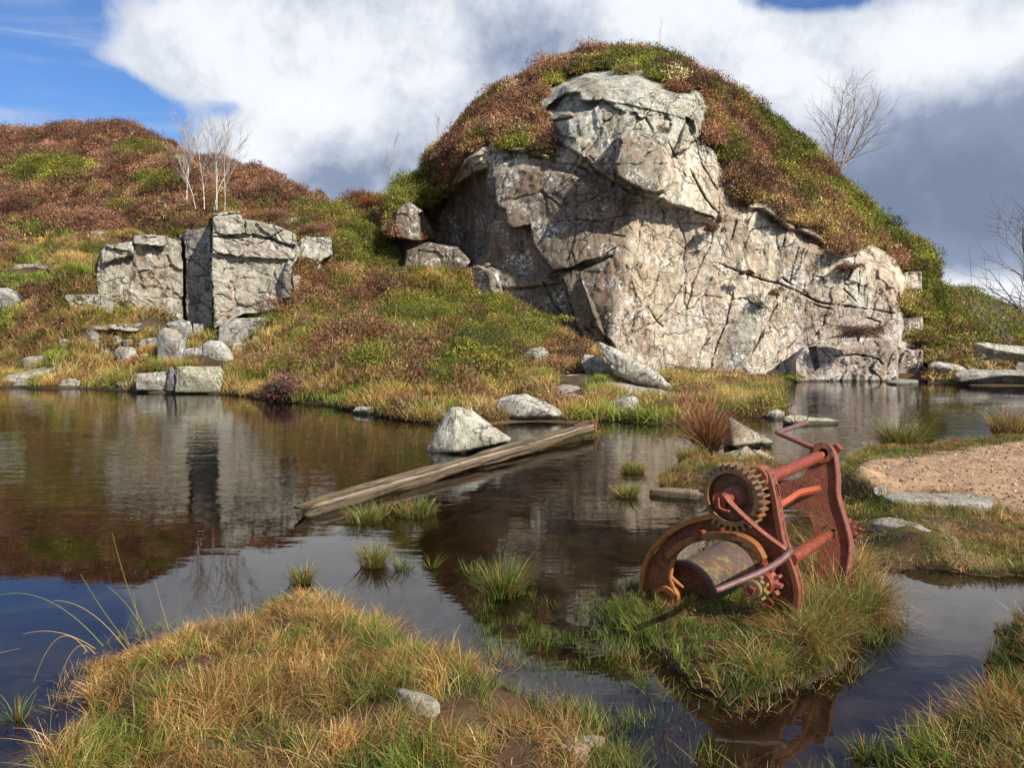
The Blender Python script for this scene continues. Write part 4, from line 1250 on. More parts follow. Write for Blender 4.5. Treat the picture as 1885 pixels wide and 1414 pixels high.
def tufts(pos, up, radius, height, nleaf, llen, lwid, cols, sc=.22, top=None):
    """domes of little sprigs: many small triangles through the volume of each plant"""
    n = len(pos)
    N = n * nleaf
    radius = np.repeat(np.broadcast_to(radius, n), nleaf)
    height = np.repeat(np.broadcast_to(height, n), nleaf)
    d = rng.normal(size=(N, 3))
    d[:, 2] = np.abs(d[:, 2]) + .15
    d /= np.linalg.norm(d, axis=1)[:, None]
    r = rng.uniform(.35, 1.0, N) ** .6
    off = d * r[:, None]
    c = np.repeat(pos, nleaf, 0) + np.stack([off[:, 0] * radius, off[:, 1] * radius, off[:, 2] * height], -1)
    dirv = d * .7 + rng.normal(size=(N, 3)) * .75 + np.array([0, 0, .25])
    dirv /= np.linalg.norm(dirv, axis=1)[:, None]
    s = np.cross(dirv, rng.normal(size=(N, 3)))
    s /= np.linalg.norm(s, axis=1)[:, None]
    L = np.broadcast_to(llen, n).repeat(nleaf) * rng.uniform(.6, 1.4, N)
    Wd = np.broadcast_to(lwid, n).repeat(nleaf) * rng.uniform(.6, 1.4, N)
    V = np.stack([c - s * Wd[:, None] * .5, c + s * Wd[:, None] * .5, c + dirv * L[:, None]], 1).reshape(-1, 3)
    cl = np.repeat(cols, nleaf, 0) * np.exp(rng.normal(0, sc, (N, 1)))
    C = np.repeat(np.clip(cl, .004, .9)[:, None], 3, 1).reshape(-1, 3)
    T = np.arange(N * 3).reshape(-1, 3)
    return V, T, C


def offrock(u, v, Yd, margin=2.0):
    r = np.ones(len(u), bool)
    for q, y0 in ROCKPX:
        us_ = [a[0] for a in q]; vs_ = [a[1] for a in q]
        near_ = (u > min(us_) - 8) & (u < max(us_) + 8) & (v > min(vs_) - 8) & (v < max(vs_) + 14)
        if near_.any():
            d_ = sdist(u[near_], v[near_] - 5, q)
            r[near_] &= d_ < -margin
    return r


class Veg:
    def __init__(s):
        s.V, s.Q, s.T, s.C, s.n = [], [], [], [], 0

    def addq(s, r):
        s.V.append(r[0]); s.Q.append(r[1] + s.n); s.C.append(r[2]); s.n += len(r[0])

    def addt(s, r):
        s.V.append(r[0]); s.T.append(r[1] + s.n); s.C.append(r[2]); s.n += len(r[0])

    def build(s, name, mat, origin=None, parent=None):
        V = np.concatenate(s.V); C = np.concatenate(s.C)
        return mesh_np(name, V, np.concatenate(s.Q) if s.Q else None, np.concatenate(s.T) if s.T else None, mat, C, False, parent, origin)


def sample_grid(PPg, wgt, n):
    """n random points on a grid surface, weighted by area x wgt; returns pos and (row, col) floats"""
    a, b, c = PPg[:-1, :-1], PPg[:-1, 1:], PPg[1:, :-1]
    ar = np.linalg.norm(np.cross(b - a, c - a), axis=-1)
    ar = np.minimum(ar, np.percentile(ar, 99.5))
    wg = (ar * wgt[:-1, :-1]).ravel()
    cdf = np.cumsum(wg); cdf /= cdf[-1]
    idx = np.searchsorted(cdf, rng.random(n))
    r_, c_ = np.divmod(idx, ar.shape[1])
    fr, fc = rng.random(n)[:, None], rng.random(n)[:, None]
    pos = PPg[r_, c_] * (1 - fr) * (1 - fc) + PPg[r_, c_ + 1] * (1 - fr) * fc + PPg[r_ + 1, c_] * fr * (1 - fc) + PPg[r_ + 1, c_ + 1] * fr * fc
    return pos, r_, c_


HE = np.array([[.23, .10, .05], [.175, .082, .05], [.29, .15, .08], [.14, .07, .042], [.26, .155, .10], [.24, .145, .055]])
GO = np.array([[.15, .16, .025], [.10, .125, .02], [.21, .20, .03], [.28, .24, .045]])
TN = np.array([[.60, .42, .15], [.68, .52, .23], [.50, .31, .10], [.56, .32, .09], [.46, .37, .10]])
GN = np.array([[.24, .32, .04], [.32, .36, .06], [.17, .25, .03], [.40, .40, .08]])
BR = np.array([[.33, .10, .03], [.28, .075, .025]])


def zone(u, v, blobs):
    """sum of gaussian patches in the photo-measured layout of the slope"""
    r = np.zeros(np.shape(u))
    for (a, b, ra, rb, k) in blobs:
        r = r + k * np.exp(-((u - a) / ra) ** 2 - ((v - b) / rb) ** 2)
    return r


# ---- heather on the left hill
hv = (VL < np.interp(UL, [-900, 0, 60, 160, 190, 340, 390, 540, 600, 640], [480, 470, 455, 440, 445, 425, 395, 400, 440, 400])) * (UL < 715) * 1.0
pos, r_, c_ = sample_grid(PL, hv * (.4 + .6 * (UL > -150)), 26000)
uu, vv_ = proj(pos)
nzz = fbm(pos * .35, 3, 201)
green = zone(uu, vv_, [(100, 315, 70, 22, 1.2), (30, 322, 40, 14, .9), (290, 335, 50, 18, 1.2), (255, 275, 50, 14, .9), (50, 430, 40, 25, .6), (340, 300, 40, 10, .5), (640, 395, 50, 14, 1.4), (560, 385, 20, 10, .4), (480, 380, 40, 20, .35),
                       (300, 430, 50, 25, .4), (235, 380, 50, 20, .3), (150, 250, 200, 8, .3), (180, 350, 40, 12, .4)]) + .35 * nzz + rng.normal(0, .16, len(uu))
tan = zone(uu, vv_, [(300, 400, 60, 25, .5), (120, 450, 80, 20, .7), (450, 400, 60, 15, .4), (620, 430, 50, 40, .5), (400, 360, 50, 15, .3)]) + .2 * fbm(pos * 1.1, 2, 202) + rng.normal(0, .14, len(uu))
k = rng.integers(0, len(HE), len(uu))
_, _, cidp = voro(pos * 1.25 + .3 * rng.normal(size=pos.shape) * .3, 203)
pn = np.where(cidp < .34, -1, np.where(cidp > .72, 1, 0)) * 1.0
k = np.where(pn > .35, rng.choice([0, 2, 4], len(uu)), np.where(pn < -.3, rng.choice([1, 3], len(uu)), k))
cols = jitter(HE, len(uu), .2, k)
gsel = green > .55
cols[gsel] = jitter(GO, gsel.sum(), .2, rng.integers(0, 4, gsel.sum()))
tsel = (~gsel) & (tan > .5)
cols[tsel] = jitter(TN, tsel.sum(), .2, rng.integers(0, 5, tsel.sum())) * .75
vg = Veg()
cols = cols * np.exp(1.1 * (np.modf(cidp * 57.3)[0] - .5) + .3 * fbm(pos * 1.3, 3, 204))[:, None]
sz = rng.uniform(.20, .46, len(uu)) * np.clip(pos[:, 1] / 33, .8, 1.3) * (1 + .25 * fbm(pos * .9, 2, 206))
vg.addt(tufts(pos, None, sz, sz * rng.uniform(.55, 1.15, len(uu)), 46, .095, .032, cols, .24))
bi = rng.choice(np.arange(len(uu)), 260)
bs_ = rng.uniform(.35, .75, len(bi))
vg.addt(tufts(pos[bi], None, bs_, bs_ * rng.uniform(.6, 1.0, len(bi)), 420, .09, .03, cols[bi] * .85, .28))
o = vg.build('heather', M_LEAF)
tag(o, 'brown and rust coloured heather covering the hill on the left', kind='stuff')

# ---- vegetation cap of the crag
rk = polymask(UC + 10 * fbm(PCg * 1.3, 4, 99), VC + 12 * fbm(PCg * 1.3, 4, 98), ROCK_POLY, 2, 15)
for q in ROCK2:
    rk = np.maximum(rk, polymask(UC, VC, q, 1.5))
vw = (1 - rk) * (VC < 715)
vw = vw * np.where((UC < 1000) & (VC > SIL_L(UC) + 30), 0, 1)
backrows = GC[preC + 329 - 1:preC + 329 + 5]
pos, r_, c_ = sample_grid(PCg, np.where(vw > .5, 1.0, 0.0), 26000)
posb, rb_, cb_ = sample_grid(backrows, np.ones(backrows.shape[:2]), 3500)
pos = np.concatenate([pos, posb])
uu, vv_ = proj(pos)
nzz = fbm(pos * .5, 3, 211)
green = zone(uu, vv_, [(1130, 115, 90, 18, .95), (1110, 150, 60, 20, .9), (1040, 155, 70, 16, .9), (1220, 115, 60, 16, .8), (760, 345, 50, 40, 1.8), (1480, 290, 60, 30, .9), (1420, 240, 50, 25, .9), (1370, 200, 40, 20, .7), (1340, 290, 25, 30, .8),
                       (1460, 330, 30, 25, .8), (1580, 400, 60, 30, .9), (1640, 440, 60, 25, 1.0), (1700, 500, 30, 60, 1.1), (1530, 350, 40, 20, .8), (900, 300, 50, 20, .35), (880, 330, 40, 60, .6), (1740, 600, 40, 80, .8)]) + .5 * nzz - .12 + .25 * fbm(pos * 1.6, 2, 217) + rng.normal(0, .22, len(uu))
tan = zone(uu, vv_, [(1330, 210, 40, 30, .45), (1510, 420, 70, 50, .6), (1390, 300, 40, 30, .3), (1400, 380, 30, 15, .6), (1560, 500, 40, 15, .6), (1670, 560, 25, 50, 1.1), (1620, 470, 40, 20, .6), (1440, 420, 60, 20, .35), (980, 200, 50, 20, .2), (1230, 160, 60, 14, .35)]) \
    + .3 * fbm(pos * 1.3, 2, 212) + rng.normal(0, .15, len(uu))
k = rng.integers(0, len(HE), len(uu))
cols = jitter(HE, len(uu), .2, k)
gsel = green > .5
cols[gsel] = jitter(GO, gsel.sum(), .2, rng.integers(0, 4, gsel.sum()))
tsel = (~gsel) & (tan > .48)
cols[tsel] = jitter(TN, tsel.sum(), .2, rng.integers(0, 5, tsel.sum())) * .8
vg = Veg()
_, _, cidp = voro(pos * 1.4 + .1 * rng.normal(size=pos.shape), 214)
h_ = (cidp > .9) & ~gsel
cols[h_] = jitter(TN, h_.sum(), .2, rng.integers(0, 5, h_.sum())) * .7
h_ = (cidp < .10)
cols[h_] = jitter(GO, h_.sum(), .2, rng.integers(0, 4, h_.sum())) * .8
cols = cols * np.exp(1.2 * (np.modf(cidp * 57.3)[0] - .5) + .3 * fbm(pos * 1.4, 3, 215))[:, None]
sz = rng.uniform(.16, .42, len(uu)) * (1 + .45 * fbm(pos * 1.0, 2, 216))
vg.addt(tufts(pos, None, sz, sz * rng.uniform(.6, 1.3, len(uu)), 46, .09, .030, cols, .25))
bi = rng.choice(np.arange(len(uu)), 260)
bs_ = rng.uniform(.35, .75, len(bi))
vg.addt(tufts(pos[bi], None, bs_, bs_ * rng.uniform(.6, 1.0, len(bi)), 420, .09, .03, cols[bi] * .85, .28))
o = vg.build('heather', M_LEAF)
tag(o, 'mixed heather gorse and dry grass capping the tall crag', kind='stuff')

# ---- hillside on the right
pos, r_, c_ = sample_grid(PR, (VR < 705) * np.where(UR < 2000, 1.0, .35), 9000)
uu, vv_ = proj(pos)
ok = offrock(uu, vv_, pos[:, 1])
pos, uu, vv_ = pos[ok], uu[ok], vv_[ok]
g = .5 * fbm(pos * .9, 3, 221) + rng.normal(0, .2, len(uu)) + .15
cols = jitter(GO, len(uu), .2, rng.integers(0, 4, len(uu)))
sel = (g < 0) | (vv_ > 672 + 14 * fbm(pos, 2, 222))
cols[sel] = jitter(TN, sel.sum(), .2, rng.integers(0, 5, sel.sum())) * .6
sel = (g < -.3) & (vv_ < 672)
cols[sel] = jitter(HE, sel.sum(), .2, rng.integers(0, 6, sel.sum()))
vg = Veg()
sz = rng.uniform(.25, .55, len(uu)) * np.where(vv_ > 665, .45, 1)
vg.addt(tufts(pos, None, sz, sz * rng.uniform(.7, 1.3, len(uu)), 46, .10, .034, cols, .24))
o = vg.build('gorse', M_LEAF)
tag(o, 'green gorse scrub on the low slope to the right of the crag', kind='stuff')

# ---- the mound and the shore: grass, bracken, heather
hv = (VL > np.interp(UL, [-900, 0, 60, 160, 190, 340, 390, 540, 600, 640], [480, 470, 455, 440, 445, 425, 395, 400, 400, 390])) | (UL > 600)
bare = np.zeros(UL.shape)
for q in ([(1015, 690), (1090, 690), (1090, 750), (1015, 750)],):
    bare = np.maximum(bare, inpoly(UL, VL, q) * 1.0)
near = np.where(UL > 600, 1.0 + .9 * (VL > 660), .9)
wgt = hv * (1 - bare) * near * (UL > -120) * (VL < BOT_L(UL) - 1)
pos, r_, c_ = sample_grid(PL, wgt, 34000)
uu, vv_ = proj(pos)
ok = offrock(uu, vv_, pos[:, 1]) & ~((pos[:, 1] < 23.9) & (vv_ < 574) & inpoly(uu, vv_, [(185, 600), (180, 505), (180, 450), (240, 430), (340, 425), (392, 388), (545, 405), (615, 440), (612, 480), (548, 500), (536, 560), (450, 582), (394, 606), (340, 600)]))
pos = pos[ok]; uu = uu[ok]; vv_ = vv_[ok]
hz = fbm(pos * .45, 3, 231) * .5 + rng.normal(0, .15, len(uu))
Zh = zone(uu, vv_, [(440, 590, 60, 40, .4), (600, 530, 60, 40, .4), (700, 540, 60, 20, .5), (120, 600, 30, 16, 1.0), (30, 560, 60, 20, .4), (100, 540, 60, 12, .5), (795, 665, 28, 18, 1.2), (1040, 645, 40, 16, 1.1), (60, 640, 60, 20, .5), (560, 590, 60, 30, .3),
                    (540, 690, 30, 20, .4), (520, 730, 26, 20, .9), (880, 690, 60, 25, .3), (1280, 690, 60, 10, .3), (700, 520, 40, 16, .8)]) + hz
Zg = zone(uu, vv_, [(780, 575, 55, 22, 1.4), (900, 570, 90, 22, 1.1), (960, 600, 60, 25, 1.1), (860, 640, 50, 40, 1.1), (820, 690, 26, 30, 1.4), (720, 470, 80, 60, .9), (640, 450, 60, 50, .7), (700, 670, 60, 30, .8), (560, 690, 60, 30, .6), (480, 600, 60, 30, .5),
                    (640, 590, 60, 30, .5), (930, 680, 60, 30, .5), (600, 400, 60, 20, .9), (20, 600, 40, 30, .5), (1380, 695, 60, 10, .6)]) + .4 * fbm(pos * .6, 3, 232) + rng.normal(0, .15, len(uu))
Zb = zone(uu, vv_, [(50, 515, 60, 18, 1.6), (1085, 712, 40, 22, 1.6), (600, 735, 70, 12, 1.0), (1030, 700, 15, 15, .4), (60, 690, 120, 16, .8), (240, 690, 40, 20, .5), (270, 620, 80, 16, .7), (470, 700, 60, 22, .9), (600, 610, 60, 60, .3), (640, 520, 50, 60, .4), (560, 480, 40, 60, .35), (1440, 690, 90, 12, .5), (620, 560, 20, 80, .4)]) + rng.normal(0, .15, len(uu))
Zr = zone(uu, vv_, [(680, 640, 30, 18, 1.0), (1290, 690, 110, 12, .5), (780, 745, 160, 14, .8), (560, 500, 30, 30, .5), (1300, 740, 80, 20, .45), (590, 470, 30, 30, .4)]) + rng.normal(0, .12, len(uu))
_, _, cidm = voro(pos * 1.3 + .1 * rng.normal(size=pos.shape), 250)
Zh += .45 * (cidm < .22); Zg += .4 * (cidm > .86)
typ = np.full(len(uu), 2)                      # dry grass
typ[Zh > .36] = 0
typ[Zg > .62] = 1
typ[Zb > .6] = 3
typ[Zr > .62] = 4
dist = pos[:, 1]
vg = Veg()
for ty, pal, sc_ in ((0, HE, 1), (1, GO, 1)):
    s_ = typ == ty
    cols = jitter(pal, s_.sum(), .2, rng.integers(0, len(pal), s_.sum())) * np.exp(.9 * (np.modf(cidm[s_] * 57.3)[0] - .5))[:, None]
    sz = rng.uniform(.15, .34, s_.sum())
    vg.addt(tufts(pos[s_], None, sz, sz * rng.uniform(.7, 1.4, s_.sum()), 50, .075, .024, cols, .26))
for ty, pal, ln in ((2, TN * .92, .30), (3, GN, .17), (4, np.array([[.42, .18, .045], [.50, .28, .09], [.36, .13, .035]]), .34)):
    s_ = np.where(typ == ty)[0]
    nb = 24
    rp = np.repeat(pos[s_], nb, 0) + rng.normal(0, .09, (len(s_) * nb, 3)) * np.array([1, 1, .12])
    kk = np.repeat(rng.integers(0, len(pal), len(s_)), nb)
    mixg = np.repeat(fbm(pos[s_] * 1.6, 2, 242) + rng.normal(0, .3, len(s_)) > .32, nb) & (ty == 2)
    cols = jitter(pal, len(rp), .28, kk)
    cols[mixg] = jitter(GN, mixg.sum(), .25, rng.integers(0, 4, mixg.sum()))
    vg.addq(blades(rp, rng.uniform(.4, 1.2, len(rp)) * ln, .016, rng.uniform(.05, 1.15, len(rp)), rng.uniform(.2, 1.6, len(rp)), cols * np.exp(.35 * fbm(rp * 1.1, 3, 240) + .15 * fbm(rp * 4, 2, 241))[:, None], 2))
bi = rng.choice(np.where((uu > 430) & (vv_ < 715) & (uu < 1060))[0], 150)
bs_ = rng.uniform(.35, .75, len(bi))
vg.addt(tufts(pos[bi], None, bs_, bs_ * rng.uniform(.6, 1.0, len(bi)), 420, .09, .03, jitter(np.vstack([GO, HE, TN * .6]), len(bi), .2, rng.integers(0, 15, len(bi))) * .85, .28))
# woody dead stems straggling over the slope
s_ = rng.choice(np.where((uu > 420) & (uu < 1000) & (vv_ < 720))[0], 2600)
vg.addq(blades(pos[s_], rng.uniform(.3, .8, len(s_)), .014, rng.uniform(.2, 1.3, len(s_)), rng.uniform(-.6, 1.6, len(s_)), jitter(np.array([[.36, .27, .2], [.28, .17, .11]]), len(s_), .2, rng.integers(0, 2, len(s_))), 4))
o = vg.build('rough_grass', M_GRASS)
tag(o, 'rough grass bracken and low heather on the mound and far shore', kind='stuff')


# gravel pebbles on the right bank
n = 26000
X = rng.uniform(1.8, 9.5, n); Yy = rng.uniform(5.2, 10.8, n)
hz = ground_z(X, Yy)
u_, v_ = proj(np.stack([X, Yy, hz], -1))
ok = (sdist(u_, v_, gr_poly) > 2) & (hz > .02) & (u_ < 2300)
X, Yy, hz = X[ok], Yy[ok], hz[ok]
n = len(X)
octa = np.array([[1, 0, 0], [0, 1, 0], [-1, 0, 0], [0, -1, 0], [0, 0, .7], [0, 0, -.5]])
of = np.array([[0, 1, 4], [1, 2, 4], [2, 3, 4], [3, 0, 4], [1, 0, 5], [2, 1, 5], [3, 2, 5], [0, 3, 5]])
s = np.exp(rng.normal(math.log(.0075), .5, n)).clip(.004, .035)
V = octa[None] * s[:, None, None] * rng.uniform(.6, 1.4, (n, 6, 1)) * np.array([1, 1, .7])
th = rng.uniform(0, 6.28, n)
V = np.stack([V[..., 0] * np.cos(th)[:, None] - V[..., 1] * np.sin(th)[:, None], V[..., 0] * np.sin(th)[:, None] + V[..., 1] * np.cos(th)[:, None], V[..., 2]], -1)
V = V + np.stack([X, Yy, hz + .003], -1)[:, None]
cols = jitter(np.array([[.48, .35, .25], [.38, .25, .17], [.55, .44, .33], [.25, .15, .09]]), n, .2, rng.integers(0, 4, n))
o = mesh_np('gravel', V.reshape(-1, 3), None, (of[None] + (np.arange(n) * 6)[:, None, None]).reshape(-1, 3), M_SOIL, np.repeat(cols, 6, 0), False)
tag(o, 'fine pinkish granite gravel scattered on the right bank', kind='stuff')


# ------------------------------------------------------------------ tubes and trees
def frames(path):
    path = np.asarray(path, float)
    tg = np.gradient(path, axis=0)
    tg /= np.linalg.norm(tg, axis=1)[:, None] + 1e-9
    up = np.array([0, 0, 1.]) if abs(tg[0, 2]) < .9 else np.array([1., 0, 0])
    n0 = np.cross(tg[0], up); n0 /= np.linalg.norm(n0)
    N = [n0]
    for k in range(1, len(path)):
        q = N[-1] - tg[k] * (N[-1] @ tg[k])
        N.append(q / (np.linalg.norm(q) + 1e-9))
    N = np.array(N)
    return tg, N, np.cross(tg, N)


def tube(path, radii, ns=10, cap=True, flat=(1, 1)):
    path = np.asarray(path, float)
    radii = np.broadcast_to(radii, len(path))
    tg, N, B = frames(path)
    a = np.arange(ns) / ns * 2 * math.pi
    V = path[:, None] + radii[:, None, None] * (np.cos(a)[None, :, None] * N[:, None] * flat[0] + np.sin(a)[None, :, None] * B[:, None] * flat[1])
    V = V.reshape(-1, 3)
    i = np.arange(len(path) - 1)[:, None] * ns
    j = np.arange(ns)[None]
    jn = (j + 1) % ns
    Q = np.stack([i + j, i + jn, i + ns + jn, i + ns + j], -1).reshape(-1, 4)
    T = np.zeros((0, 3), int)
    if cap:
        n0 = len(V)
        V = np.vstack([V, path[:1], path[-1:]])
        T = np.concatenate([np.stack([np.full(ns, n0), jn[0], j[0]], -1), np.stack([np.full(ns, n0 + 1), j[0] + (len(path) - 1) * ns, jn[0] + (len(path) - 1) * ns], -1)])
    return V, Q, T


class Solid:
    def __init__(s):
        s.V, s.Q, s.T, s.n = [], [], [], 0

    def add(s, r):
        V, Q, T = r
        s.V.append(V); s.Q.append(Q + s.n); s.T.append(T + s.n); s.n += len(V)
        return s

    def build(s, name, mat, parent=None, origin=None, smooth=True, col=None, bevel=0):
        V = np.concatenate(s.V)
        o = mesh_np(name, V, np.concatenate(s.Q).astype(int), np.concatenate(s.T).astype(int), mat, None if col is None else np.tile(col, (len(V), 1)), smooth, parent, origin)
        o.data.set_sharp_from_angle(angle=math.radians(40))
        if bevel:
            md = o.modifiers.new('bevel', 'BEVEL')
            md.width = bevel; md.segments = 2; md.limit_method = 'ANGLE'; md.angle_limit = math.radians(35)
        return o


def simple_mat(name, c1, c2, sc=12, rough=.7):
    m, t, out = newmat(name)
    n = t.noise(geo_pos(t), sc, 5, .6)
    c = t.mix(t.ramp(n, .4, .62), c1, c2)
    b = t.node('ShaderNodeBsdfPrincipled', {'Base Color': c, 'Roughness': rough})
    t.l.new(b.outputs[0], out.inputs[0])
    return m


M_BIRCH = simple_mat('pale_bark', (.62, .58, .50), (.36, .30, .24), 9)
M_TWIG = simple_mat('twig_bark', (.33, .28, .24), (.22, .17, .15), 9)
M_TWIGD = simple_mat('grey_twig', (.17, .15, .14), (.10, .085, .08), 9)


def tree(base, height, label, stems=1, lean=(0, 0), spread=.35, r0=.03, nb=10, trunk_mat=M_BIRCH, twig_mat=M_TWIG, seed=1, twig_r=.006, levels=2, cat='birch tree', name='birch_tree', start=.25, stem_spread=.2, group=None, len0=.45, upb=.5):
    R = random.Random(seed)
    root = empty(name, base, label, cat, group)
    B = Vector(base)
    TR, TW = Solid(), Solid()

    def grow_b(p, d, L, r, lev, sol):
        n = max(3, int(4 + 3 * (lev == 0)))
        pts, dd, pp = [p.copy()], d.copy(), p.copy()
        for _ in range(n):
            dd = (dd + Vector((R.gauss(0, .10), R.gauss(0, .10), R.gauss(.05 * upb, .05)))).normalized()
            pp = pp + dd * (L / n)
            pts.append(pp.copy())
        rad_ = np.linspace(r, max(r * .25, twig_r * .5), len(pts))
        sol.add(tube([tuple(q) for q in pts], rad_, 6 if lev == 0 else 3, False))
        if lev < levels + 0:
            m_ = nb if lev == 0 else max(3, nb // 2)
            for k in range(m_):
                f = start + (1 - start) * (k + R.random()) / m_ if lev == 0 else .2 + .8 * (k + R.random()) / m_
                i_ = min(int(f * n), n - 1)
                q = pts[i_].lerp(pts[i_ + 1], f * n - i_)
                axis = (pts[i_ + 1] - pts[i_]).normalized()
                side = Vector((R.gauss(0, 1), R.gauss(0, 1), R.gauss(0, .3)))
                side = (side - axis * side.dot(axis)).normalized()
                nd = (axis * (1 - spread * .5) + side * spread * R.uniform(.7, 1.4) + Vector((0, 0, .25 * upb))).normalized()
                grow_b(q, nd, L * len0 * R.uniform(.6, 1.15) * (1.15 - .6 * f * (lev == 0)), max(rad_[i_] * .55, twig_r), lev + 1, TW)
    for s_ in range(stems):
        off = Vector((R.gauss(0, stem_spread), R.gauss(0, stem_spread * .5), 0)) if stems > 1 else Vector((0, 0, 0))
        d = Vector((lean[0] + off.x * .5 + R.gauss(0, .04), lean[1] + R.gauss(0, .05), 1)).normalized()
        grow_b(B + off - Vector((0, 0, .15)), d, height * (R.uniform(.75, 1.0) if stems > 1 else 1), r0 * (R.uniform(.7, 1.1) if stems > 1 else 1), 0, TR)
    TR.build('trunk', trunk_mat, root, base)
    TW.build('branches', twig_mat, root, base)
    return root


def pt(u, v, Y):
    return tuple(float(c) for c in P(u, v, Y))


tree(pt(344, 376, 29.2), 3.3, 'single pale birch on the hill left of the birch clump', seed=3, nb=20, spread=.30, r0=.032, lean=(.04, 0), trunk_mat=M_BIRCH, twig_mat=M_TWIG, levels=2, twig_r=.0055)
tree(pt(396, 378, 29.2), 2.9, 'clump of five pale birch stems above the low rock face', stems=6, stem_spread=.28, seed=5, nb=13, spread=.40, r0=.020, lean=(.06, 0), levels=2, twig_r=.0055)
tree(pt(709, 372, 31), 2.6, 'small bare sapling left of the crag shoulder', seed=8, nb=10, spread=.5, r0=.022, trunk_mat=M_TWIG, cat='sapling', name='sapling', twig_r=.0055)
tree(pt(805, 275, 32), 1.4, 'faint bare sapling on the shoulder of the crag', seed=9, nb=8, spread=.4, r0=.013, trunk_mat=M_TWIG, cat='sapling', name='sapling', twig_r=.006)
tree(pt(828, 262, 32.2), 1.1, 'thin sapling right of the faint one on the crag shoulder', seed=19, nb=7, spread=.3, r0=.012, trunk_mat=M_TWIG, cat='sapling', name='sapling', twig_r=.006)
tree(pt(1222, 106, 31.5), 1.55, 'slender twig sapling on the very top of the crag', seed=10, nb=5, spread=.25, r0=.012, trunk_mat=M_TWIG, cat='sapling', name='sapling', levels=1, twig_r=.006)
tree(pt(1308, 150, 31.5), .8, 'short twiggy sapling on the skyline right of the summit', seed=12, nb=6, spread=.4, r0=.010, trunk_mat=M_TWIG, cat='sapling', name='sapling', levels=1, twig_r=.006)
tree(pt(1350, 180, 31.5), .8, 'short twiggy sapling lower down the right skyline', seed=13, nb=6, spread=.5, r0=.010, trunk_mat=M_TWIG, cat='sapling', name='sapling', levels=1, twig_r=.006)
tree(pt(300, 262, 41), .9, 'tiny bare sapling on the skyline of the left hill', seed=14, nb=5, spread=.35, r0=.013, trunk_mat=M_TWIGD, twig_mat=M_TWIGD, cat='sapling', name='sapling', levels=1, twig_r=.0055)
tree(pt(134, 236, 42), .9, 'tiny twig sapling near the top of the left hill', seed=15, nb=3, spread=.3, r0=.012, trunk_mat=M_TWIGD, twig_mat=M_TWIGD, cat='sapling', name='sapling', levels=1, twig_r=.0055)
tree(pt(1535, 335, 30.5), 4.4, 'bare wind swept tree on the right shoulder of the crag', stems=3, stem_spread=.12, seed=21, nb=17, spread=.55, r0=.045, lean=(.16, 0), trunk_mat=M_TWIG, twig_mat=M_TWIG, levels=2, twig_r=.0055, cat='tree', name='bare_tree', start=.14, len0=.5)
tree(pt(1925, 640, 27), 5.0, 'dark bare tree leaning in at the right picture edge', stems=2, seed=33, nb=15, spread=.7, r0=.07, lean=(-.16, 0), trunk_mat=M_TWIGD, twig_mat=M_TWIGD, levels=2, twig_r=.008, cat='tree', name='bare_tree', start=.15, len0=.5)
tree(pt(1880, 620, 25), 2.2, 'low tangle of thin grey twigs by the far right boulder', stems=4, stem_spread=.4, seed=34, nb=8, spread=.8, r0=.018, lean=(-.3, 0), trunk_mat=M_TWIGD, twig_mat=M_TWIGD, levels=1, twig_r=.006, cat='shrub', name='bare_shrub', start=.1)


# individual shrubs one can point at
def shrub(u, v, Y, w_, h_, pal, label, name, n=26, cat='shrub', leaf=.07, lw=.03):
    b = np.array(pt(u, v, Y))
    root = empty(name, tuple(b), label, cat)
    q = np.array([b[0], b[1], b[2]]) + rng.normal(0, 1, (n, 3)) * np.array([w_ * .33, w_ * .28, 0]) + np.stack([0 * np.arange(n), 0 * np.arange(n), rng.uniform(-.05, .45, n) * h_], -1)
    cols = jitter(pal, n, .2, rng.integers(0, len(pal), n))
    vg = Veg()
    vg.addt(tufts(q, None, rng.uniform(.22, .38, n) * w_, rng.uniform(.3, .55, n) * h_, 200, leaf * .75, lw * .65, cols, .28))
    vg.build('foliage', M_LEAF, tuple(b), root)
    sv = Solid()
    for k in range(7):
        a = rng.uniform(0, 6.28)
        e = b + np.array([math.cos(a) * w_ * .3, math.sin(a) * w_ * .3, h_ * .6])
        sv.add(tube([b - [0, 0, .1], (b + e) / 2 + [0, 0, .05], e], [.018, .012, .006], 4, False))
    sv.build('stems', M_TWIGD, root, tuple(b))
    return root


shrub(758, 372, 29.3, 1.5, .9, GO, 'round green gorse bush on the left shoulder of the crag', 'gorse_bush', 34)
shrub(776, 592, 22.4, 1.8, .7, GO[:2], 'bright green dense bush in the middle of the mound', 'gorse_bush', 30)
shrub(832, 702, 17.6, .65, .7, GO[:2] * .7, 'small very dark green bush low on the mound', 'gorse_bush')
shrub(905, 660, 19.6, 1.6, 1.15, GO[:2] * .8, 'tall ragged green bush right of centre on the mound', 'gorse_bush', 30)
shrub(965, 610, 22.5, 1.5, .7, GO, 'green bush on the mound close under the crag', 'gorse_bush', 28)
shrub(796, 676, 18.4, .55, .4, HE * .8, 'rounded dark red heather clump beside the dark green bush', 'heather_clump')
shrub(1040, 668, 20.0, .8, .55, HE * .9, 'brown heather clump right of the white boulder', 'heather_clump')
shrub(112, 612, 23.2, .75, .45, HE * np.array([1.1, .7, .8]), 'purplish red heather clump below the left rock ledges', 'heather_clump')
shrub(72, 548, 25, .6, .35, HE * .8, 'dark heather clump by the left sloping slab', 'heather_clump')
shrub(262, 672, 22.0, .7, .45, BR, 'bright rust red bracken clump beside the upright boulder', 'bracken', cat='bracken')
shrub(1580, 622, 22.2, .7, .45, np.array([[.17, .10, .07], [.13, .085, .05]]), 'round brown heather tuft on the ledge of the crag base', 'heather_clump')
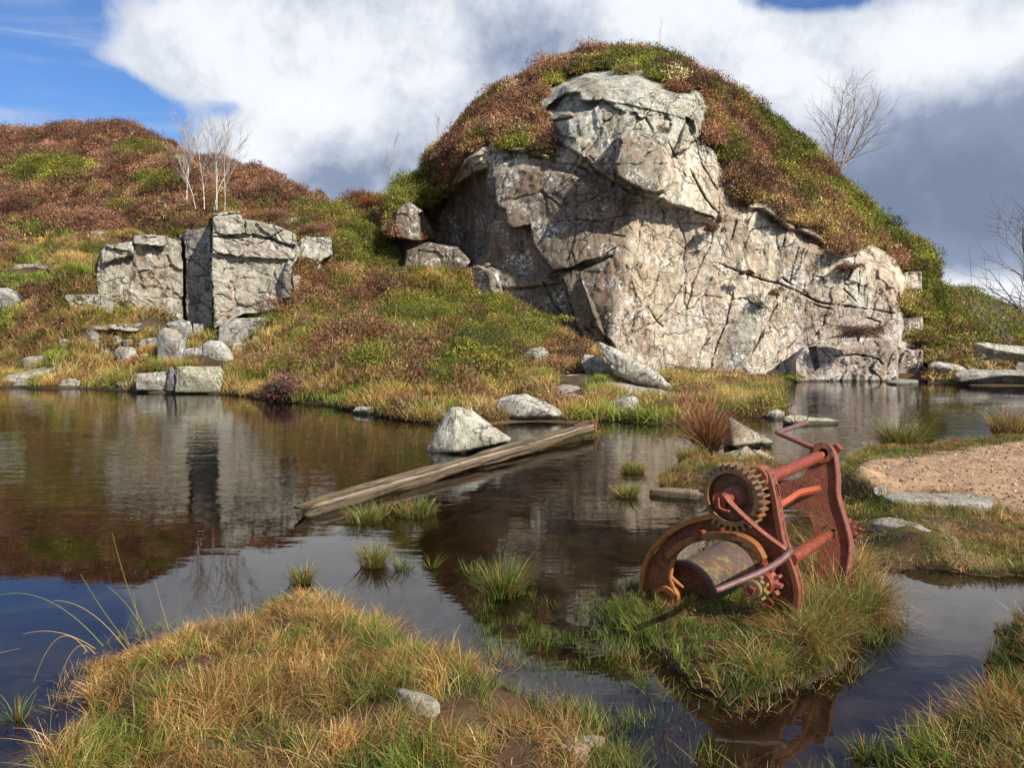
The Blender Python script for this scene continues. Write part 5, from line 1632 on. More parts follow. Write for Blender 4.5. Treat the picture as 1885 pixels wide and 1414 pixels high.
shrub(520, 742, 16.9, .6, .6, np.array([[.13, .07, .05], [.09, .05, .04]]), 'dark twiggy bush hanging over the water edge of the mound', 'heather_clump')
shrub(410, 728, 20.2, .55, .55, TN * .6, 'tawny tuft drooping beside the square block with yellow lichen', 'grass_clump', cat='grass clump', leaf=.12)
shrub(1130, 236 + 8, 25.0, .5, .2, HE, 'small heather tuft on the ledge left of the rounded boulder', 'heather_clump', 12)
shrub(1205, 248, 24.7, .7, .3, HE, 'heather tuft perched above the rounded boulder of the crag', 'heather_clump', 14)
shrub(1138, 207, 25.2, .25, .2, HE, 'tiny heather tuft in the long crack of the top slab', 'heather_clump', 6)
shrub(1312, 430, 23.9, .4, .35, HE * .8, 'dark red heather clump growing on the crag face', 'heather_clump', 12)
shrub(1376, 508, 23.8, .3, .2, HE * .6, 'little dark plant in the long crack of the crag', 'small_plant', 6, cat='plant')
shrub(1430, 545, 23.8, .35, .3, TN * .5, 'small brown tuft under the crack of the crag', 'small_plant', 6, cat='plant')
shrub(1560, 500, 24.3, .5, .35, HE * .8, 'dark tuft on the broken rim near the right end', 'heather_clump', 12)
shrub(1415, 712, 21.5, .9, .45, GO, 'green leafy clump at the foot of the pale grey face', 'small_plant', 16, cat='plant')

shrub(352, 418, 24.6, .9, .5, HE, 'heather hanging over the dark slot between the low rock faces', 'heather_clump', 22)
shrub(492, 408, 24.6, 1.3, .45, HE, 'long heather fringe on top of the right low rock face', 'heather_clump', 30)
shrub(228, 440, 25.2, .9, .35, TN * .6, 'withered tuft on top of the left low rock face', 'grass_clump', 20, cat='grass clump')
shrub(578, 432, 26, .8, .45, HE * .9, 'heather clump above the small block at the end of the low faces', 'heather_clump', 20)
shrub(165, 470, 26.6, 1.0, .6, GO * .8, 'olive bush beside the upper ledges of the left low rock face', 'gorse_bush', 24)
shrub(690, 380, 32, 1.0, .5, BR * .6, 'dark red bush on the skyline of the saddle', 'heather_clump', 20)
shrub(640, 388, 33, .9, .45, HE * .8, 'small dark bush on the skyline left of the saddle', 'heather_clump', 18)

# ------------------------------------------------------------------ timber beam
root = empty('timber_beam', pt(560, 944, float(PZ(560, 944, .05)[1])), 'long weathered timber beam slanting out of the pool', 'timber beam')
A0 = PZ(560, 941, .035); B0 = PZ(1090, 786, .13)
org = tuple(float(c) for c in root.location)
d = B0 - A0; L = np.linalg.norm(d); d /= L
root.rotation_euler = (0, 0, 0)
Nn = np.cross(d, [0, 0, 1.]); Nn /= np.linalg.norm(Nn); Up = np.cross(Nn, d)
ns_, na_ = 260, 56
prof_a = np.arange(na_) / na_ * 2 * math.pi
sgrid = np.linspace(0, 1, ns_)
Sg, Ag = np.meshgrid(sgrid, prof_a, indexing='ij')
half = .096
sq = half / np.maximum(np.abs(np.cos(Ag)), np.abs(np.sin(Ag))) ** .35
px, pz = np.cos(Ag) * sq * 1.05, np.sin(Ag) * sq * .88
q3 = np.stack([Sg * L * .8, px * 14, pz * 14], -1)
g = fbm(q3, 4, 301)
g2_ = fbm(q3 * np.array([2, 2.4, 2.4]), 3, 302)
dr = -.016 * np.maximum(g, 0) * 2 + .006 * g2_
# long split running down the top face
topang = np.abs(((Ag - math.radians(62) + math.pi) % (2 * math.pi)) - math.pi)
dr -= .04 * np.exp(-(topang / .25) ** 2) * sstep(.9, .7, Sg) * (1 + .3 * fbm(q3 * .5, 2, 303))
rr_ = 1 + dr / half
endt = 1 - .35 * sstep(.04, 0, Sg) * (.5 + .5 * np.cos(Ag * 3)) - .1 * sstep(.985, 1, Sg)
px, pz = px * rr_ * endt, pz * rr_ * endt
sx = Sg * L + .10 * sstep(.03, 0, Sg) * np.sin(Ag * 2 + 1)
Vb = A0 + sx[..., None] * d + px[..., None] * Nn + pz[..., None] * Up
i = np.arange(ns_ - 1)[:, None] * na_; j = np.arange(na_)[None]; jn = (j + 1) % na_
Q = np.stack([i + j, i + jn, i + na_ + jn, i + na_ + j], -1).reshape(-1, 4)
Vb = Vb.reshape(-1, 3)
n0 = len(Vb)
Vb = np.vstack([Vb, A0 + d * .04, B0])
T = np.concatenate([np.stack([np.full(na_, n0), jn[0], j[0]], -1), np.stack([np.full(na_, n0 + 1), j[0] + (ns_ - 1) * na_, jn[0] + (ns_ - 1) * na_], -1)])
wc = np.tile([.15, .10, .062], (ns_ * na_, 1))
sink_ = sstep(.6, 1.2, -g.ravel() + .8)[:, None] * .0
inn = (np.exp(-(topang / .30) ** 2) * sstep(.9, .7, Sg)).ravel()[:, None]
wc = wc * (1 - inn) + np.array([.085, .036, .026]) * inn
edge_ = (np.exp(-((topang - .5) / .14) ** 2)).ravel()[:, None]
wc = wc + edge_ * np.array([.22, .18, .15])
mos = sstep(.05, .45, fbm(q3 * np.array([.6, .8, .8]) + 3, 3, 304) + .55 * (np.sin(Ag) < .35)).ravel()[:, None] * .55
wc = wc * (1 - mos) + np.array([.085, .07, .024]) * mos
wc = np.vstack([wc, wc[:1], wc[-1:]])
bo = mesh_np('beam', Vb, Q, T, M_WOOD, wc, True, root, org)
# object coordinates run along the beam for the grain
rotm = Matrix((tuple(d), tuple(Nn), tuple(Up))).transposed()
inv = np.array(rotm.inverted())
cov = np.empty(len(Vb) * 3, np.float32); bo.data.vertices.foreach_get('co', cov)
bo.data.vertices.foreach_set('co', (cov.reshape(-1, 3) @ inv.T).astype(np.float32).ravel())
bo.matrix_local = rotm.to_4x4()
st = Solid()
Bc = B0 - d * .10
lp = [Bc + Nn * half * 1.12 * a_ + Up * half * .98 * b_ for a_, b_ in ((-1.0, -1.2), (-1.0, .95), (-.5, 1.02), (.5, 1.02), (1.0, .95), (1.02, -.5))]
st.add(tube(lp, .011, 4, True, (1.8, .5)))
st.add(tube([Bc - d * .5 + Up * half * .98, Bc - d * .2 + Up * half * 1.05 + Nn * .02, Bc + d * .22 + Up * half * 1.0 + Nn * .04], .014, 4, True, (1.6, .6)))
st.build('iron_strap', M_RUST, root, org)
st = Solid()
st.add(tube([Bc + d * .04 + Up * half * 1.0, Bc + d * .20 + Nn * .05 + Up * .05, Bc + d * .24 + Nn * .06 - Up * .06, Bc + d * .16 + Nn * .05 - Up * .10], .012, 5, True))
st.build('bent_rod', M_RUST, root, org)


# ------------------------------------------------------------------ winch
TH_ = math.radians(40)
a_ax = np.array([math.sin(TH_), math.cos(TH_), 0]); h_ax = np.array([a_ax[1], -a_ax[0], 0]); z_ax = np.array([0, 0, 1.])
Ccam = np.array([0, 0, CAMH])


def rayv(u, v):
    return np.array(ray(float(u), float(v)))


r_ = rayv(1460, 1130)
Q0 = Ccam + r_ * 3.95 / r_[1]
KT = .30
n_far = a_ax - KT * z_ax
LF = .66


def near(u, v, off=0.0):
    r = rayv(u, v)
    return Ccam + r * (((Q0 - Ccam) @ a_ax + off) / (r @ a_ax))


QF = Q0 + a_ax * LF + z_ax * (.45 - Q0[2])
nfu = n_far / np.linalg.norm(n_far)


def farp(u, v, off=0.0):
    r = rayv(u, v)
    return Ccam + r * (((QF - Ccam) @ nfu + off) / (r @ nfu))


zf = np.cross(h_ax, nfu); zf = zf if zf[2] > 0 else -zf


def plate(outer, holes, o, hx, zx, ax, t0, t1, sol):
    """flat casting: outline points (3-D, in plane) with holes, thickened from t0 to t1 along ax"""
    loops = [outer] + holes
    l2 = [[Vector(((q - o) @ hx, (q - o) @ zx, 0)) for q in lp_] for lp_ in loops]
    tri = tessellate_polygon(l2)
    flat = [q for lp_ in l2 for q in lp_]
    n_ = len(flat)
    base = np.array([o + hx * q[0] + zx * q[1] for q in flat])
    V = np.vstack([base + ax * t0, base + ax * t1])
    T = [list(t_) for t_ in tri] + [[t_[0] + n_, t_[2] + n_, t_[1] + n_] for t_ in tri]
    Q = []
    s_ = 0
    for lp_ in l2:
        m_ = len(lp_)
        for k_ in range(m_):
            k2 = (k_ + 1) % m_
            Q.append([s_ + k_, s_ + k2, n_ + s_ + k2, n_ + s_ + k_])
        s_ += m_
    sol.add((V, np.array(Q), np.array(T)))


def smooth_path(pts, n=8, closed=False):
    pts = np.asarray(pts, float)
    m_ = len(pts)
    out_ = []
    rng_ = range(m_) if closed else range(m_ - 1)
    for k_ in rng_:
        p0 = pts[(k_ - 1) % m_] if closed or k_ > 0 else pts[0]
        p1 = pts[k_]; p2 = pts[(k_ + 1) % m_]
        p3_ = pts[(k_ + 2) % m_] if closed or k_ + 2 < m_ else pts[-1]
        for s_ in range(n):
            t_ = s_ / n
            out_.append(.5 * ((2 * p1) + (-p0 + p2) * t_ + (2 * p0 - 5 * p1 + 4 * p2 - p3_) * t_ ** 2 + (-p0 + 3 * p1 - 3 * p2 + p3_) * t_ ** 3))
    if not closed:
        out_.append(pts[-1])
    return np.array(out_)


def circ(c, r, hx, zx, n=28, a0=0):
    return [c + hx * r * math.cos(a0 + k_ / n * 2 * math.pi) + zx * r * math.sin(a0 + k_ / n * 2 * math.pi) for k_ in range(n)]


def flange(path, o, hx, zx, ax, th, t0, t1, sol, inward=1):
    """rim band of thickness th following a path lying in the plane"""
    p2 = np.array([[(q - o) @ hx, (q - o) @ zx] for q in path])
    tg = np.gradient(p2, axis=0); tg /= np.linalg.norm(tg, axis=1)[:, None] + 1e-9
    nn_ = np.stack([-tg[:, 1], tg[:, 0]], -1) * inward * th
    ring = []
    for q, w_ in zip(p2, nn_):
        A1 = o + hx * q[0] + zx * q[1]
        A2 = o + hx * (q[0] + w_[0]) + zx * (q[1] + w_[1])
        ring.append([A1 + ax * t0, A2 + ax * t0, A2 + ax * t1, A1 + ax * t1])
    R3 = np.array(ring)
    m_ = len(R3)
    V = R3.reshape(-1, 3)
    i_ = np.arange(m_ - 1)[:, None] * 4; j_ = np.arange(4)[None]; jn_ = (j_ + 1) % 4
    Q = np.stack([i_ + j_, i_ + jn_, i_ + 4 + jn_, i_ + 4 + j_], -1).reshape(-1, 4)
    Q = np.vstack([Q, [[0, 1, 2, 3]], [[(m_ - 1) * 4 + k_ for k_ in (3, 2, 1, 0)]]])
    sol.add((V, Q, np.zeros((0, 3), int)))


def cyl(c, ax, r, t0, t1, sol, n=24, r2=None):
    sol.add(tube([c + ax * t0, c + ax * (t0 + (t1 - t0) * .5), c + ax * t1], [r, r if r2 is None else (r + r2) / 2, r if r2 is None else r2], n, True))


def gearring(c, hx, zx, ax, ro, ri, rt, nt, t0, t1, sol, a0=0):
    outl = []
    for k_ in range(nt):
        for f_, rr2 in ((0, ro), (.22, ro), (.34, rt), (.60, rt), (.74, ro)):
            an = a0 + (k_ + f_) / nt * 2 * math.pi
            outl.append(c + (hx * math.cos(an) + zx * math.sin(an)) * rr2)
    plate(outl, [circ(c, ri, hx, zx, 40)] if ri > 0 else [], c, hx, zx, ax, t0, t1, sol)


wl = tuple(float(c) for c in (Q0 + a_ax * .35 - h_ax * .45 + z_ax * (.12 - Q0[2])))
WR = empty('hand_winch', wl, 'rusty cast iron hand winch with large gear standing on a grass tussock', 'winch')


def wp(name, sol, mat, bevel=.0025, label=None, parent=None):
    o = sol.build(name, mat, parent or WR, wl, True, None, bevel)
    if label: o['label'] = label
    return o


# near frame ---------------------------------------------------------------
right_edge = [(1402, 861), (1416, 868), (1422, 882), (1428, 905), (1433, 931), (1438, 962), (1444, 992), (1454, 1022), (1464, 1050), (1471, 1076), (1473, 1100), (1470, 1124), (1462, 1150), (1452, 1175)]
outer_arc = [(1188, 1130), (1183, 1112), (1179, 1095), (1180, 1072), (1185, 1042), (1200, 1010), (1225, 983), (1258, 961), (1290, 950), (1318, 944), (1350, 938)]
left_boss = [(1372, 900), (1374, 880), (1384, 864)]
inner_arc = [(1214, 1126), (1222, 1090), (1231, 1058), (1241, 1026), (1268, 1004), (1300, 993), (1335, 990), (1368, 994), (1392, 1008), (1404, 1030), (1414, 1060), (1424, 1100), (1430, 1140), (1432, 1175)]
REp = smooth_path([near(*q) for q in right_edge], 5)
OAp = smooth_path([near(*q) for q in outer_arc], 6)
LBp = smooth_path([near(*q) for q in [(1350, 938)] + left_boss + [(1402, 861)]], 5)
IAp = smooth_path([near(*q) for q in inner_arc], 6)
outl = list(OAp) + list(LBp[1:-1]) + list(REp) + list(IAp[::-1])
s_ = Solid()
plate(outl, [], Q0, h_ax, z_ax, a_ax, .012, .032, s_)
FRN = wp('near_frame', s_, M_RUST, .004)
s_ = Solid()
flange(np.array(list(LBp[:-1]) + list(REp)), Q0, h_ax, z_ax, a_ax, .026, -.022, .05, s_, -1)
wp('rim', s_, rust_mat('rim_iron_worn', paint=(.21, .06, .03), amount=.75, olive=.15, pit=1.0), .004, None, FRN)
s_ = Solid()
flange(OAp[:-3], Q0, h_ax, z_ax, a_ax, .028, -.026, .05, s_, -1)
wp('rim', s_, M_RUSTOR, .004, None, FRN)
s_ = Solid()
flange(smooth_path([near(*q) for q in inner_arc[3:10]], 8), Q0, h_ax, z_ax, a_ax, .036, -.06, .018, s_, 1)
wp('inner_rim', s_, rust_mat('arch_rim', paint=(.30, .10, .03), amount=.9, olive=.35, pit=.5), .008, None, FRN)
# boss on top of near frame
bc = near(1396, 880)
s_ = Solid(); cyl(bc, a_ax, .062, -.03, .06, s_, 32)
wp('bearing_boss', s_, M_RUST, .006, None, FRN)
# bracket leading to the lower socket
s_ = Solid()
s_.add(tube(smooth_path([near(1243, 1024, -.02), near(1236, 1045, -.03), near(1234, 1066, -.04), near(1240, 1085, -.05), near(1247, 1100, -.05)], 5), [.017] * 21, 10, True, (1.1, .8)))
s_.add(tube([near(1236, 1064, -.04), near(1250, 1076, -.04), near(1258, 1082, -.04)], [.012, .010, .006], 8, True))
wp('bracket', s_, M_RUSTOR, 0, None, FRN)
sc_ = near(1229, 1098, -.05)
s_ = Solid()
plate(circ(sc_, .060, h_ax, z_ax, 32), [circ(sc_, .040, h_ax, z_ax, 28)], sc_, h_ax, z_ax, a_ax, -.05, .045, s_)
SK = wp('shaft_socket', s_, M_RUSTOR, .006, None, None)
s_ = Solid(); cyl(sc_, a_ax, .0405, -.03, .7, s_, 24)
wp('drum_shaft', s_, M_RUST, .003)
# bolt through the web
s_ = Solid()
bb = near(1291, 983)
cyl(bb, a_ax, .026, -.07, -.005, s_, 12)
cyl(bb, a_ax, .033, -.012, .012, s_, 6)
wp('bolt', s_, M_RUSTRED, .004)
for (u_, v_) in ((1330, 975), (1398, 932)):
    s_ = Solid(); cyl(near(u_, v_), a_ax, .011, -.02, .012, s_, 8)
    wp('bolt', s_, M_RUSTRED, .002)

# far frame ---------------------------------------------------------------
ff = [(1511, 1040), (1505, 1010), (1497, 985), (1497, 968), (1486, 948), (1467, 939), (1448, 937), (1425, 942), (1408, 950), (1400, 900), (1428, 887), (1452, 884), (1470, 880), (1481, 872), (1488, 858), (1490, 842), (1490, 832),
      (1497, 820), (1511, 814), (1526, 818), (1536, 832), (1540, 850), (1543, 880), (1543, 905), (1548, 930), (1556, 955), (1564, 985), (1567, 1010), (1563, 1045), (1557, 1075), (1500, 1075)]
FP = smooth_path([farp(*q) for q in ff], 4, True)
h1 = farp(1516, 836); h2 = farp(1524, 982)
s_ = Solid()
plate(list(FP), [circ(h1, .030, h_ax, zf, 24), circ(h2, .043, h_ax, zf, 24)], QF, h_ax, zf, nfu, 0, .022, s_)
FRF = wp('far_frame', s_, rust_mat('pitted_far_frame', paint=(.25, .05, .02), amount=.6, olive=.0, pit=1.8), .004)
s_ = Solid()
flange(smooth_path([farp(*q) for q in ff[17:30]], 6), QF, h_ax, zf, nfu, .016, -.012, .058, s_, -1)
wp('rim', s_, rust_mat('far_rim', paint=(.21, .065, .04), amount=.8, olive=.1, pit=.5), .004, None, FRF)
s_ = Solid()
plate(circ(h1, .058, h_ax, zf, 32), [circ(h1, .030, h_ax, zf, 24)], h1, h_ax, zf, nfu, -.018, .075, s_)
wp('bearing_boss', s_, M_RUST, .005, None, FRF)
s_ = Solid()
plate([near(1431, 892, .02), near(1436, 912, .02), near(1439, 912, .02), near(1434, 891, .02)], [], near(1431, 892), h_ax, z_ax, a_ax, 0, .01, s_)
wp('split_pin', s_, M_RUSTRED, 0)

# rods ---------------------------------------------------------------------
A1 = near(1408, 884, .03); B1 = farp(1506, 841, -.05)
s_ = Solid(); s_.add(tube([A1, (A1 + B1) / 2, B1], [.036, .034, .033], 20, True))
wp('tie_rod', s_, M_RUSTRED, .003)
s_ = Solid(); s_.add(tube([B1 - (B1 - A1) * .05, farp(1517, 836, .03)], .022, 16, True))
s_.add(tube([farp(1517, 836, .02), farp(1536, 828, .10)], .016, 12, True))
wp('rod_end', s_, rust_mat('fresh_orange_iron', paint=(.34, .08, .024), amount=1.2, olive=-.3, pit=.4), .002)
s_ = Solid(); cyl(farp(1538, 827, .07), a_ax, .034, 0, .05, s_, 4)
wp('nut', s_, M_RUSTRED, .004)
A2 = near(1455, 1030, .0); B2 = farp(1527, 984, .02)
pth = [A2, A2 * .6 + B2 * .4, A2 * .2 + B2 * .8, B2]
s_ = Solid(); s_.add(tube(pth, [.038, .034, .032, .024], 14, True, (1.0, 1.0)))
wp('tie_rod', s_, M_RUSTRED, .004)
s_ = Solid()
s_.add(tube(smooth_path([near(1432, 933, .03), near(1452, 921, .15), near(1470, 909, .27), near(1490, 904, .42), farp(1508, 900, -.01)], 5), .020, 4, True, (.75, 1.15)))
wp('flat_stay', s_, rust_mat('stay_bar', paint=(.36, .07, .022), amount=1.2, olive=-.3, rough=.5, pit=.5), .003)
s_ = Solid(); cyl(near(1500, 1010, .2), a_ax, .010, -.5, .3, s_, 10)
# large gear ----------------------------------------------------------------
GO_ = -.10
gc = near(1352, 914, GO_)
s_ = Solid()
gearring(gc, h_ax, z_ax, a_ax, .146, .126, .176, 30, -.052, .034, s_, .05)
GEAR = wp('large_gear', s_, rust_mat('gear_iron', paint=(.16, .10, .045), amount=.6, olive=.22, pit=.5), .002)
s_ = Solid(); cyl(gc, a_ax, .129, .012, .028, s_, 48)
wp('gear_disc', s_, rust_mat('gear_disc_iron', paint=(.24, .12, .05), amount=.55, olive=.45, pit=.7), .002, None, GEAR)
s_ = Solid()
s_.add(tube([gc + a_ax * .02, gc, gc - a_ax * .012, gc - a_ax * .03], [.078, .066, .060, .050], 32, True))
wp('hub', s_, rust_mat('hub_iron', paint=(.26, .11, .075), amount=.9, olive=.1, pit=.7), .003, None, GEAR)
s_ = Solid()
cyl(gc, a_ax, .021, -.135, .35, s_, 16)
wp('gear_shaft', s_, M_RUSTRED, .002)
s_ = Solid()
nu = near(1327, 922, GO_ - .11)
plate(circ(nu, .040, h_ax, z_ax, 6, .3), [], nu, h_ax, z_ax, a_ax, -.022, .025, s_)
s_.add(tube(smooth_path([nu - a_ax * .03 + z_ax * .02, nu - a_ax * .035 - z_ax * .03 + h_ax * .01, nu - a_ax * .02 - z_ax * .045 + h_ax * .06], 5), .009, 6, True))
wp('nut', s_, M_RUSTRED, .004)
# crank: flat arm, then a handle
c0 = near(1334, 912, GO_ - .115); c1 = near(1352, 934, GO_ - .105); c2 = near(1398, 976, -.17); c3 = near(1452, 1016, -.12)
s_ = Solid()
s_.add(tube(smooth_path([c0, c1, c2, c3], 7), np.interp(np.linspace(0, 1, 22), [0, .12, .35, 1], [.024, .026, .020, .016]), 4, True, (1.15, .8)))
wp('crank_arm', s_, M_RUSTRED, .003)
e0 = near(1456, 1013, -.12); e3 = Ccam + rayv(1317, 1088) * 3.66 / rayv(1317, 1088)[1]
e1 = near(1440, 1030, -.17); e2 = Ccam + rayv(1400, 1054) * 3.74 / rayv(1400, 1054)[1]
s_ = Solid()
s_.add(tube(smooth_path([e0, e1, e2, e3], 8), np.interp(np.linspace(0, 1, 25), [0, .3, 1], [.020, .018, .0145]), 16, True))
wp('crank_handle', s_, M_STEEL, .002)
# lower pinion and ratchet ---------------------------------------------------
pc = near(1404, 1072, -.06)
s_ = Solid()
gearring(pc, h_ax, z_ax, a_ax, .066, 0, .094, 11, .0, .06, s_, .2)
PIN = wp('pinion', s_, rust_mat('pinion_iron', paint=(.30, .085, .06), amount=.9, olive=.2), .003)
s_ = Solid(); cyl(pc, a_ax, .060, -.035, .004, s_, 28, .066)
wp('pinion_collar', s_, M_RUSTRED, .003, None, PIN)
pc2 = near(1388, 1084, -.13)
s_ = Solid()
gearring(pc2, h_ax, z_ax, a_ax, .052, 0, .070, 9, .0, .045, s_, .1)
cyl(pc2, a_ax, .045, -.03, .002, s_, 24)
wp('ratchet_wheel', s_, rust_mat('ratchet_iron', paint=(.20, .13, .07), amount=.8, olive=.55), .003)
s_ = Solid(); plate(circ(pc2, .024, h_ax, z_ax, 4, .5), [], pc2, h_ax, z_ax, a_ax, -.055, -.028, s_)
wp('square_nut', s_, M_RUSTRED, .003)
s_ = Solid()
s_.add(tube(smooth_path([near(1403, 1030, -.02), near(1407, 1040, -.07), near(1404, 1050, -.11), near(1396, 1046, -.12)], 4), .022, 6, True, (1, .7)))
wp('pawl', s_, M_RUSTRED, .003)
s_ = Solid()
plate([near(*q) for q in ((1418, 1100), (1426, 1108), (1420, 1124), (1402, 1132), (1400, 1124), (1410, 1104))], [], Q0, h_ax, z_ax, a_ax, -.03, .01, s_)
wp('foot', s_, M_RUSTRED, .003)
# far pinion on the outside of the far frame
fp = farp(1556, 978, .075)
s_ = Solid(); gearring(fp, h_ax, zf, nfu, .052, 0, .078, 11, 0, .06, s_, .1)
wp('pinion', s_, rust_mat('far_pinion_iron', paint=(.23, .05, .035), amount=1.0, olive=-.2), .003)
# drum -----------------------------------------------------------------------
dc = near(1262, 1092, .08)
s_ = Solid()
dpts = [dc + a_ax * t_ for t_ in (0, .02, .15, .35, .5, .56)]
s_.add(tube(dpts, [.178, .172, .168, .168, .170, .176], 48, False))
DR = wp('drum', s_, M_DRUM, 0)
s_ = Solid()
plate(circ(dc, .190, h_ax, z_ax, 48), [circ(dc, .165, h_ax, z_ax, 48)], dc, h_ax, z_ax, a_ax, -.03, .0, s_)
wp('drum_flange', s_, rust_mat('flange_iron', paint=(.10, .06, .04), amount=.8, olive=.1), .003, None, DR)
s_ = Solid()
plate(circ(dc, .166, h_ax, z_ax, 48), [], dc, h_ax, z_ax, a_ax, .03, .04, s_)
wp('drum_end', s_, M_RUST, 0, None, DR)
# far crank --------------------------------------------------------------------
k0 = farp(1500, 826, .09); k1 = farp(1430, 797, .13)
s_ = Solid()
s_.add(tube([k0, k0 * .5 + k1 * .5, k1], [.019, .016, .015], 10, True))
wp('crank_arm', s_, rust_mat('crank_far_iron', paint=(.26, .09, .07), amount=1.1, olive=-.2, pit=.4), .003)
kk = Ccam + rayv(1485, 778) * (k1[1] + .33) / rayv(1485, 778)[1]
s_ = Solid(); s_.add(tube([k1, k1 * .5 + kk * .5, kk], [.015, .015, .0165], 12, True))
wp('crank_handle', s_, M_STEEL, .002)


# ------------------------------------------------------------------ near grass
def scatter_poly(poly_px, n, z0=.03, grow_=1.0, dens=None):
    pl = np.array(plan(poly_px))
    lo, hi = pl.min(0), pl.max(0)
    X = rng.uniform(lo[0], hi[0], n * 4); Y_ = rng.uniform(lo[1], hi[1], n * 4)
    ok = inpoly(X, Y_, [tuple(q) for q in pl])
    X, Y_ = X[ok][:n], Y_[ok][:n]
    return X, Y_


STRAW = np.array([[.50, .30, .10], [.43, .21, .06], [.66, .46, .21], [.29, .17, .05], [.40, .15, .045], [.27, .24, .05]])
FRESH = np.array([[.13, .19, .025], [.18, .24, .04], [.10, .15, .02], [.22, .24, .05]])


def grass(name, label, poly, n, ln, straw, tiltr=(0.0, .9), bendr=(.2, 1.5), width=.0035, zmin=.0, kind='stuff', mask=None, seg=4, cat=None, group=None, wet=False, clump=.0, extra=None):
    X, Y_ = scatter_poly(poly, n)
    if clump:
        cx = X + rng.normal(0, clump, len(X)); cy = Y_ + rng.normal(0, clump, len(X))
        g_ = .10
        X = (np.round(cx / g_) * g_) * .6 + X * .4 + rng.normal(0, .01, len(X)); Y_ = (np.round(cy / g_) * g_) * .6 + Y_ * .4 + rng.normal(0, .01, len(X))
    z = ground_z(X, Y_)
    ok = (z > zmin)
    if mask is not None:
        ok &= mask(X, Y_)
    X, Y_, z = X[ok], Y_[ok], z[ok]
    m_ = len(X)
    z = np.maximum(z, -.03)
    q = np.stack([X, Y_, z], -1)
    nzv = fbm(q * 2.2, 3, 401) + .5 * fbm(q * 7, 2, 402)
    isf = nzv + rng.normal(0, .45, m_) > straw(X, Y_) if callable(straw) else nzv + rng.normal(0, .45, m_) > straw
    cols = jitter(STRAW, m_, .25, rng.integers(0, len(STRAW), m_))
    cols[isf] = jitter(FRESH, isf.sum(), .25, rng.integers(0, len(FRESH), isf.sum()))
    hmod = np.clip(1 + .5 * fbm(q * 3, 2, 403), .45, 1.7)
    L_ = ln * rng.uniform(.35, 1.25, m_) * hmod * np.where(isf, .85, 1)
    # the dead straw lies over in swirls
    az_ = 2.8 * fbm(q * 2.6, 2, 404) * math.pi + rng.normal(0, 1.3, m_)
    cols = cols * np.exp(.34 * fbm(q * 6, 2, 405) + .28 * fbm(q * 1.8, 2, 406))[:, None]
    flat_ = (~isf) & (rng.random(m_) < .35)
    tl = rng.uniform(tiltr[0], tiltr[1], m_) * np.where(isf, .6, 1.1)
    tl = np.where(flat_, rng.uniform(.9, 1.45, m_), tl)
    q = q + np.where(flat_, rng.uniform(0, .05, m_), 0)[:, None] * np.array([0, 0, 1.])
    vg = Veg()
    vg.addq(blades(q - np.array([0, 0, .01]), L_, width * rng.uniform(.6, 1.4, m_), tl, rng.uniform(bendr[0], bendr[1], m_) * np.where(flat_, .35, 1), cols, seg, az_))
    if extra: extra(vg)
    o = vg.build(name, M_GRASS)
    tag(o, label, cat, group, kind)
    return o


def stalks(vg):
    """long rush stalks arching out of the foreground grass (root pixel, tip pixel, metres)"""
    for (u0, v0, u1, v1, Yr, sag, c) in ((262, 1150, 206, 980, 3.7, .04, 1), (240, 1190, 148, 1057, 3.65, .02, 1), (270, 1170, 195, 1078, 3.7, -.03, 1), (235, 1200, 100, 1106, 3.5, -.06, 0), (190, 1190, -6, 1097, 3.5, -.09, 1),
                                         (175, 1195, 43, 1168, 3.45, -.04, 0), (160, 1200, 62, 1256, 3.4, -.13, 0), (175, 1205, 105, 1268, 3.35, -.10, 0), (310, 1160, 284, 1068, 3.8, 0, 0), (330, 1155, 330, 1085, 3.8, 0, 1),
                                         (410, 1165, 375, 1116, 3.75, 0, 0), (255, 1150, 245, 1090, 3.7, 0, 0), (-10, 1205, 38, 1194, 3.3, 0, 0), (560, 1110, 552, 1075, 4.0, 0, 0), (130, 1340, 100, 1370, 3.0, -.02, 0)):
        A_ = P(u0, v0, Yr); B_ = P(u1, v1, Yr - .05)
        tt = np.linspace(0, 1, 12)[:, None]
        pth_ = A_ * (1 - tt) + B_ * tt
        pth_[:, 2] += (-sag * 4 * tt * (1 - tt))[:, 0] * 1.0
        V, Q, T = tube(pth_, np.linspace(.0022, .0009, 12), 4, False)
        cl = np.array([[.50, .33, .14], [.24, .28, .06]][c])
        vg.addq((V, Q, np.tile(cl, (len(V), 1))))


LAND_Bg = [(60, 1700)] + [(u_, v_ ) for u_, v_ in LAND_B]


def maskB(X, Y_):
    u_, v_ = proj(np.stack([X, Y_, 0 * X + .1], -1))
    bare_ = .78 * np.exp(-((u_ - 930) / 190) ** 2 - ((v_ - 1340) / 80) ** 2) + .5 * sstep(.15, .55, fbm(np.stack([X, Y_, 0 * X], -1) * 3.5, 3, 412)) + .4 * fbm(np.stack([X, Y_, 0 * X], -1) * 5, 2, 410)
    return rng.random(len(X)) > bare_ * 1.25


def strawB(X, Y_):
    u_, v_ = proj(np.stack([X, Y_, 0 * X + .1], -1))
    return .35 - .5 * (u_ > 640) - .6 * np.exp(-((u_ - 200) / 60) ** 2 - ((v_ - 1330) / 120) ** 2) - .25 * np.exp(-((u_ - 480) / 60) ** 2)


